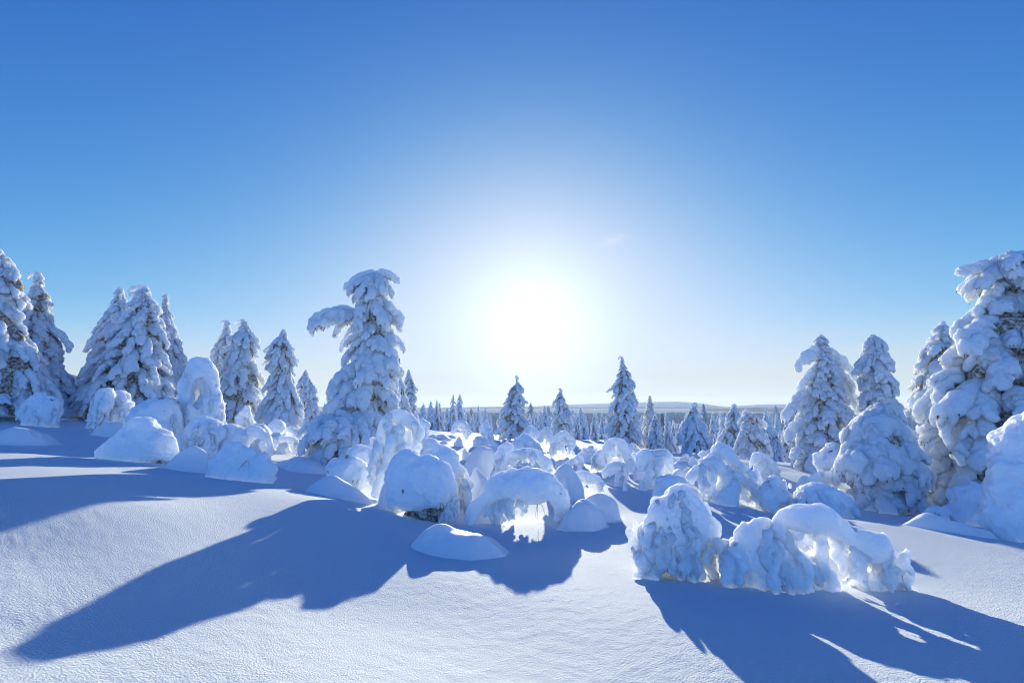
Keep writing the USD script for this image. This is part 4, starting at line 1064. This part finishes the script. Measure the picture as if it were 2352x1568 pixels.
arch("arched birch behind the leaning one, below the tallest clearing spruce", [(1428, 1030), (1436, 1016), (1448, 1016), (1458, 1028), (1466, 1044)], [0.16, 0.2, 0.21, 0.19, 0.14], 21, [(1436, 1466, 0, 1040, 1050, 0)], seed=79, strand=(0.08, 0.12))
pillow("blue-shaded snow bush behind the mushroom birch", [(1042, 1452, 1466), (1052, 1447, 1474), (1076, 1448, 1474)], 17, seed=80, lumps=0.07, ribs=0.03)
arch("mushroom-shaped birch of snow on a narrow trunk", [(1473, 1065, 0), (1474, 1042, 0), (1486, 1030, 0), (1500, 1036, 0), (1514, 1031, 0), (1530, 1042, 0), (1538, 1062, 0)], [0.14, 0.2, 0.24, 0.25, 0.25, 0.22, 0.15], 13.6,
     [(1474, 1500, 0, 1078, 1095, 0), (1492, 1516, 0, 1108, 1100, 0.05), (1516, 1538, 0, 1086, 1076, 0), (1488, 1510, 1048, 1100, 1104, -0.18)], seed=81, strand=(0.08, 0.12), stems=[(1494, 1118, 1502, 1050, 0.16, 0.2)])
mound("dome of snow at the left foot of the mushroom-shaped birch", 1464, 1490, 1089, 1116, 13.2, seed=35, sharp=0.5)
mound("blue dome of snow left of the mushroom-shaped birch", 1451, 1486, 1069, 1100, 15.2, seed=36, sharp=0.6)
pillow("loaf of snow with an icicled belly right of the mushroom-shaped birch", [(1092, 1520, 1552), (1098, 1514, 1565), (1108, 1513, 1574), (1117, 1518, 1578)], 12.9, seed=82, lumps=0.05, under=0.08, depth=0.7, name="snow_loaf")
mound("large dome of snow behind the icicled loaf", 1532, 1588, 1071, 1115, 14.6, seed=37, sharp=0.6)
mound("dome of snow behind the big bowed birch group's left flank", 1566, 1600, 1071, 1092, 16, seed=38)
mound("flat crest of snow below the icicled loaf", 1485, 1535, 1111, 1130, 11.8, seed=39, sharp=0.9, deep=0.6)
mound("small snow ripple in the middle of the bright slope", 1430, 1442, 1096, 1101, 13.2, seed=40)
for k, (a, b, c, e, t) in enumerate([(1534, 1558, 1050, 1064, "knob of snow left in the small group below the bell-shaped spruce"), (1549, 1577, 1061, 1076, "tent-like snow hump in front of the small group below the bell-shaped spruce"), (1582, 1606, 1051, 1072, "round snow knob at the right of that small group"),
                                     (1560, 1585, 1049, 1060, "faint flat hump at the back of that small group"), (1570, 1584, 1040, 1054, "pointed lump of snow at the foot of the bell-shaped spruce")]):
    mound(t, a, b, c, e, seed=50 + k, sharp=0.6)
pillow("frosted bush left of the big bowed birch group", [(1037, 1606, 1618), (1046, 1601, 1626), (1060, 1603, 1624)], 19, seed=83, holes=0.15, ribs=0.04, lumps=0.08)
pillow("lacy frosted bush behind the top of the big bowed birch group", [(1033, 1626, 1640), (1042, 1618, 1646), (1056, 1620, 1648)], 20, seed=84, holes=0.2, ribs=0.05, lumps=0.1, strands=4)
arch("big group of bowed birches tangled into one snowy hoop", [(1592, 1100, 0.1), (1598, 1072, 0.05), (1616, 1054, 0), (1640, 1052, 0), (1662, 1068, 0), (1690, 1078, 0), (1714, 1100, 0), (1730, 1130, 0)], [0.12, 0.17, 0.2, 0.21, 0.21, 0.2, 0.17, 0.12], 12.8,
     [(1592, 1632, 0, 1140, 1150, 0), (1600, 1628, 1068, 1130, 1140, -0.2), (1690, 1732, 0, 1150, 1165, 0), (1700, 1742, 1085, 1140, 1165, 0.2), (1655, 1680, 0, 1110, 1105, 0.1)],
     seed=85, strand=(0.06, 0.10), stems=[(1668, 1165, 1668, 1078, 0.30, 0.16), (1655, 1160, 1680, 1115, 0.34, 0.2, -0.1), (1640, 1062, 1665, 1040, 0.2, 0.2, 0.2), (1662, 1040, 1700, 1070, 0.24, 0.17, 0.2), (1700, 1070, 1735, 1115, 0.17, 0.13, 0.2)])
pillow("knob-headed snow lump atop the big bowed birch group", [(1025, 1652, 1668), (1032, 1645, 1677), (1046, 1644, 1679), (1062, 1648, 1690), (1100, 1652, 1690)], 13.4, seed=86, lumps=0.06, depth=0.7, name="snow_laden_sapling", cat="snowy sapling")
arch("bowed birch with torn veils right of the big bowed group", [(1722, 1066), (1730, 1046), (1744, 1038), (1758, 1044), (1770, 1060), (1776, 1080)], [0.12, 0.18, 0.22, 0.22, 0.2, 0.14], 15.6, [(1722, 1742, 0, 1072, 1076, 0), (1745, 1776, 0, 1100, 1088, 0), (1735, 1765, 1056, 1095, 1100, 0.2)], seed=87, strand=(0.07, 0.11))
pillow("heaped snow bush with deep folds right of the big bowed birch group", [(1093, 1768, 1796), (1104, 1756, 1805), (1120, 1746, 1807), (1138, 1745, 1808), (1160, 1748, 1808), (1178, 1762, 1805)], 12.2, seed=88, lumps=0.12, cleft=0.12, ribs=0.04, strands=6, rib_size=0.2)
pillow("knobbly sapling peeping out right of the heaped snow bush", [(1100, 1806, 1814), (1110, 1800, 1818), (1125, 1802, 1814), (1140, 1798, 1816)], 13, seed=89, lumps=0.14, name="draped_sapling", cat="snowy sapling")
pillow("wide draped snow bush sloping to the right, in front of the wide-armed spruce", [(1115, 1842, 1895), (1122, 1832, 1912), (1135, 1824, 1928), (1150, 1818, 1945), (1165, 1815, 1958), (1188, 1818, 1968)], 11.8, seed=90, lumps=0.08, cleft=0.10, ribs=0.05, strands=7, depth=0.6)
pillow("small frosted bush left behind the wide draped one", [(1094, 1840, 1858), (1103, 1834, 1864), (1122, 1834, 1864)], 15, seed=91, lumps=0.1, ribs=0.05, strands=5)
arch("broken birch leaning down to the right behind the wide draped bush", [(1866, 1105, 0), (1880, 1085, 0), (1900, 1080, 0), (1925, 1098, 0), (1950, 1118, 0)], [0.18, 0.22, 0.22, 0.18, 0.12], 14.4, [(1866, 1900, 0, 1128, 1125, 0), (1915, 1952, 0, 1138, 1140, 0)], seed=92)
pillow("shaggy clump of frosted boughs below the wide-armed spruce", [(1030, 1890, 1915), (1042, 1878, 1924), (1060, 1878, 1926), (1084, 1884, 1922)], 17.5, seed=93, lumps=0.14, ribs=0.06, strands=8, cleft=0.1)
heap("tall smooth snow-clad sapling cut by the right picture edge", [(2335, 1008, 36), (2372, 1000, 48), (2352, 1040, 50, 0.1), (2308, 1072, 32), (2340, 1085, 52), (2385, 1100, 60), (2318, 1125, 38), (2350, 1150, 56), (2316, 1175, 30), (2345, 1200, 46), (2385, 1190, 50), (2318, 1206, 20)], 9.4,
     seed=94, cleft=0.0, name="snow_laden_sapling", cat="snowy sapling", k=0.045, lump=1.4, deep=0.9)
heap("smooth boulder-like snow cushion under the huge right-hand spruce", [(2225, 1152, 36), (2250, 1160, 38), (2270, 1178, 30), (2215, 1182, 34), (2245, 1195, 36)], 11.4, seed=95, name="snow_cushion", k=0.06)
heap("lower boulder-like snow cushion at the left foot of the huge right-hand spruce", [(2150, 1182, 20), (2168, 1186, 18), (2138, 1196, 18), (2182, 1198, 18), (2160, 1205, 22)], 11.2, seed=96, name="snow_cushion", k=0.04, cleft=0.06)
heap("bluish snow cushion between the stout spruce and the huge right-hand one", [(2140, 1138, 24), (2155, 1150, 24), (2130, 1160, 20), (2160, 1172, 24)], 13.6, seed=97, name="snow_cushion", k=0.06)
mound("smooth snow hump before the huge right-hand spruce, tailing off to the right", 2128, 2285, 1190, 1252, 9.3, seed=60, sharp=0.7, deep=0.55, skew=-0.3)

# ------------------------------------------------------------------ the foreground
pillow("nearest snow-wrapped sapling, a leaning cone with a ragged icy hem", [(1113, 1549, 1571), (1122, 1534, 1584), (1138, 1516, 1595), (1156, 1501, 1602), (1180, 1491, 1616), (1209, 1476, 1626), (1230, 1471, 1626), (1255, 1468, 1622), (1284, 1468, 1634), (1322, 1472, 1642)], 6.25,
       seed=98, ribs=0.045, strands=22, lumps=0.045, holes=0.0, cleft=0.0, under=0.07, depth=0.6, rib_size=0.10, twigs=1, name="snow_wrapped_sapling", cat="snowy sapling")
pillow("near snow-smothered bush forming the left half of the foreground arch", [(1193, 1728, 1762), (1203, 1712, 1784), (1218, 1698, 1800), (1240, 1686, 1815), (1262, 1672, 1828), (1285, 1662, 1845), (1310, 1668, 1868), (1340, 1688, 1890), (1370, 1760, 1905)], 5.9,
       seed=99, ribs=0.045, lumps=0.06, cleft=0.0, holes=0.18, strands=10, depth=0.45, rib_size=0.13, twigs=2, name="snow_smothered_bush")
arch("near bowed birch making the right half of the foreground arch, curtained with ice", [(1786, 1205, 0.0), (1796, 1172, 0), (1820, 1160, 0), (1850, 1164, 0), (1882, 1163, 0), (1915, 1180, 0), (1950, 1202, 0), (1990, 1228, 0), (2022, 1254, 0), (2042, 1290, 0), (2048, 1330, 0)], [0.08, 0.11, 0.14, 0.135, 0.14, 0.14, 0.13, 0.12, 0.10, 0.075, 0.05], 5.75,
     [(1790, 1832, 0, 1262, 1270, 0), (1850, 1893, 0, 1290, 1312, 0.12), (1925, 1985, 0, 1345, 1362, 0), (1965, 2048, 0, 1370, 1392, 0), (1990, 2040, 1262, 1380, 1392, -0.15), (1950, 2010, 1240, 1370, 1385, 0.16)], seed=100, strand=(0.04, 0.065), spread=0.14, per=4, bulk=1.0)
arch("thin snow-covered stem bridging the nearest sapling and the foreground arch", [(1618, 1268), (1640, 1246), (1662, 1246), (1690, 1236), (1720, 1208)], [0.10, 0.11, 0.10, 0.09, 0.07], 6.05, [(1622, 1660, 0, 1310, 1322, 0), (1650, 1690, 0, 1322, 1315, 0.1)], seed=101, strand=(0.05, 0.08), name="bent_sapling", cat="snowy sapling")
mound("lone smooth hump of snow in the shadow in front of the centre", 955, 1138, 1203, 1292, 6.9, seed=64, sharp=0.78, deep=0.85, skew=0.1)
mound("double hump of snow right of the large bowed birch, front one", 1300, 1396, 1158, 1208, 9.2, seed=62, sharp=0.68, deep=0.9)
mound("double hump of snow right of the large bowed birch, rear longer one", 1316, 1424, 1142, 1190, 10.0, seed=63, sharp=0.66, deep=0.7, skew=0.2)
mound("blue-shaded snow bank dripping down right of the second hoop", 1250, 1332, 1070, 1126, 12.2, seed=64, sharp=0.6, deep=0.8)
mound("small lobe of snow in front of the dripping blue-shaded bank", 1268, 1310, 1092, 1126, 11.6, seed=65, sharp=0.5)
arch("long low snow bridge with icicles under it on the bright slope", [(1310, 1104), (1320, 1088), (1340, 1080), (1362, 1084), (1380, 1098), (1390, 1112)], [0.10, 0.16, 0.19, 0.19, 0.15, 0.08], 13.0, [(1326, 1380, 0, 1116, 1118, 0)], seed=102, strand=(0.03, 0.05), step=1.6)

for label, px, py, r in (("small clump of fallen snow on the left of the nearest sapling's hem", 1463, 1326, 9), ("crumb of fallen snow at the right foot of the foreground arch", 2062, 1388, 6)):
    d = foot(px, py + 2)
    heap(label, [(px, py - 0.6 * r, r), (px + 1.1 * r, py - 0.4 * r, 0.7 * r), (px - 0.8 * r, py - 0.3 * r, 0.6 * r)], d, name="fallen_snow_clump", cat="snow clump", k=0.01, vox=0.007, seed=int(px))
# ------------------------------------------------------------------ the far edge of the clearing: spruces one can still count
CROWNS = []
FAR_CLASS = stage.CreateClassPrim("/World/far_spruce_shapes")


def far_spruce_shape(k):
    g = np.random.default_rng(900 + k)
    path = f"/World/far_spruce_shapes/far_spruce_{k}"
    UsdGeom.Xform.Define(stage, path)
    H, w = 1.0, (0.19, 0.22, 0.25, 0.20, 0.28, 0.17)[k]
    parts, q = [], 0.02
    lean = g.uniform(-0.03, 0.03)
    while q < 0.93:
        a = w * (1 - q) ** 0.8 * (1.0 if q > 0.1 else 0.85) + 0.02
        n = 5 if q < 0.7 else 4
        ph = g.uniform(0, 6.28)
        for i in range(n):
            dr = float(np.clip(g.uniform(0.5, 1.0), 0.15, 1.05))
            ln = a * g.uniform(0.6, 1.1)
            zz = min(q + dr * ln * 0.8, 0.965)
            parts.append(bake(place_bough([lean * zz, 0, zz], ph + 6.283 * i / n + g.uniform(-0.3, 0.3), ln, dr, int(g.integers(0, 6)), g.uniform(0.9, 1.3), 1.2)))
        q += 0.42 * max(a, 0.05)
    tip = tube([[lean * 0.9, 0, 0.88], [lean, 0, 0.95], [lean + g.uniform(-0.02, 0.02), 0, 1.0]], [0.016, 0.016, 0.009], 6)
    CROWNS.append(join(parts + [tip]))
    usdkit.mesh(stage, path + "/crown", CROWNS[-1], MATS["snow_crust"], smooth=True)
    usdkit.mesh(stage, path + "/trunk", tube([[0, 0, -0.06], [0, 0, 0.3], [lean * 0.9, 0, 0.9]], [0.02, 0.016, 0.005], 6), MATS["rimed_bark"])
    usdkit.mesh(stage, path + "/needles", revolve(np.linspace(0.03, 0.8, 8), np.zeros(8), np.zeros(8), w * 0.5 * np.linspace(1, 0.15, 8), w * 0.5 * np.linspace(1, 0.15, 8), 8, k), MATS["rimed_needles"])
    STATS[0] += sum(len(p[1]) for p in parts)
    return path


FARS = [far_spruce_shape(k) for k in range(6)]
gf_ = np.random.default_rng(77)


LANDMARKS = [(300, "the left trio"), (650, "the ball-tipped spruce"), (850, "the crooked giant"), (1187, "the spiky-tipped spruce"), (1289, "the nodding spruce"), (1430, "the tallest spruce"),
             (1493, "the pagoda-like spruce"), (1598, "the bell-shaped spruce"), (1705, "the stubby white pine"), (1795, "the frosted twins"), (1885, "the wide-armed spruce")]
ORD = "first second third fourth fifth sixth seventh eighth ninth tenth eleventh twelfth thirteenth fourteenth fifteenth sixteenth seventeenth eighteenth nineteenth twentieth".split()


def far_row(items, size):
    """Spruces whose tips show at (px, py) with height H, told apart by the trees they stand between."""
    seen = {}
    for px, ptop, H in sorted(items):
        a, b = ray(px, ptop)
        dd = np.linspace(52, 135, 400)
        dq = dd[int(np.argmin(np.abs(land(a * dd, dd) + H - b * dd)))]
        x, z = a * dq, land1(a * dq, dq)
        h = b * dq - z
        if not 1.5 < h < 11:
            continue
        i = max(j for j in range(len(LANDMARKS)) if LANDMARKS[j][0] <= px)
        n = seen[i] = seen.get(i, -1) + 1
        if n > 19:
            continue
        label = f"{size} far spruce, {ORD[n]} from left between {LANDMARKS[i][1]} and {LANDMARKS[i + 1][1]}"
        T = thing("far_spruce", (x, dq, z), label, "spruce tree", "spruces of the far forest edge")
        T.AddRotateZOp().Set(float(gf_.uniform(0, 360)))
        T.AddScaleOp().Set(Gf.Vec3f(*(h * np.array([gf_.uniform(0.9, 1.2)] * 2 + [1.0]))))
        T.GetPrim().GetReferences().AddInternalReference(FARS[int(gf_.integers(0, 6))])
        T.GetPrim().SetInstanceable(True)


TIPS = [(972, 925), (983, 938), (990, 918), (1003, 917), (1012, 923), (1020, 942), (1027, 935), (1040, 905), (1048, 930), (1056, 903), (1066, 936), (1076, 946), (1086, 950), (1098, 930), (1107, 939), (1115, 934), (1124, 950), (1132, 948), (1143, 957), (1150, 962),
        (1231, 943), (1240, 960), (1252, 930), (1262, 955), (1322, 962), (1334, 932), (1346, 958), (1360, 968), (1382, 945), (1374, 972), (1466, 976), (1474, 962), (1522, 978), (1548, 968), (1556, 988), (1572, 985), (1640, 996), (1655, 982), (1628, 990), (1745, 984), (1760, 992),
        (1768, 975), (1830, 968), (1842, 980), (952, 940), (960, 948), (930, 945), (755, 914), (745, 925), (770, 930), (728, 935), (1218, 962), (1205, 968)]
far_row([(a, b, gf_.uniform(5.0, 7.5)) for a, b in TIPS], "tall")
mid = [(gf_.uniform(950, 1835), gf_.uniform(938, 972), gf_.uniform(4.2, 7.0)) for _ in range(95)] + [(gf_.uniform(700, 950), gf_.uniform(945, 970), gf_.uniform(4.2, 7.0)) for _ in range(10)]
far_row([q for q in mid if not (1165 < q[0] < 1210 or 1275 < q[0] < 1305 or 1410 < q[0] < 1452)], "middling")
low = [(gf_.uniform(700, 1850), gf_.uniform(962, 988), gf_.uniform(2.6, 5.0)) for _ in range(80)]
far_row([q for q in low if not (1155 < q[0] < 1215 or 1270 < q[0] < 1310 or 1400 < q[0] < 1460)], "small")

# ------------------------------------------------------------------ the wooded valley, one mass of trees
gv = np.random.default_rng(5)
N = 75000
rv = np.sqrt(gv.uniform(0, 1, N)) ** 1.25 * 3600 + 110
av = np.radians(gv.uniform(-52, 52, N))
xv, yv = rv * np.sin(av), rv * np.cos(av)
keep = (pn(np.stack([xv, yv, 0 * xv], -1), 1 / 260.0, 3) + 0.4 * pn(np.stack([xv, yv, 0 * xv], -1), 1 / 70.0, 4) > -0.75)
xv, yv, rv = xv[keep], yv[keep], rv[keep]
zv = land(xv, yv) - 0.3
pi = UsdGeom.PointInstancer.Define(stage, "/World/valley_forest")
tag(pi.GetPrim(), "frosted forest filling the valley as one mass", None, None, "stuff")
protos = []
for k in range(4):
    pr = usdkit.mesh(stage, f"/World/valley_forest/tree_{'abcd'[k]}", CROWNS[k], MATS["far_forest"], smooth=True)
    protos.append(pr.GetPath())
pi.CreatePrototypesRel().SetTargets(protos)
nv = len(xv)
pi.CreateProtoIndicesAttr(Vt.IntArray.FromNumpy(gv.integers(0, 4, nv).astype(np.int32)))
pi.CreatePositionsAttr(Vt.Vec3fArray.FromNumpy(np.stack([xv, yv, zv], 1).astype(np.float32)))
hs = gv.uniform(4.0, 9.5, nv) * (1 + rv / 9000)
pi.CreateScalesAttr(Vt.Vec3fArray.FromNumpy(np.stack([hs * gv.uniform(0.8, 1.3, nv), hs * gv.uniform(0.8, 1.3, nv), hs], 1).astype(np.float32)))
print("triangles", STATS[0], "trees in the valley", nv)
usdkit.material(stage, L + "haze_air", {"v": ("principled_volume", {"color": (0.74, 0.87, 1.0), "density": 4.2e-5, "anisotropy": 0.25})}, volume="v.volume")
hv = trimesh.creation.box(bounds=[(-17000, -2000, -135), (17000, 17500, 260)])
hz = usdkit.mesh(stage, "/World/haze", (hv.vertices, hv.faces), UsdShade.Material.Get(stage, L + "haze_air"))
tag(hz.GetPrim(), "pale winter haze over the valley", None, None, "stuff")
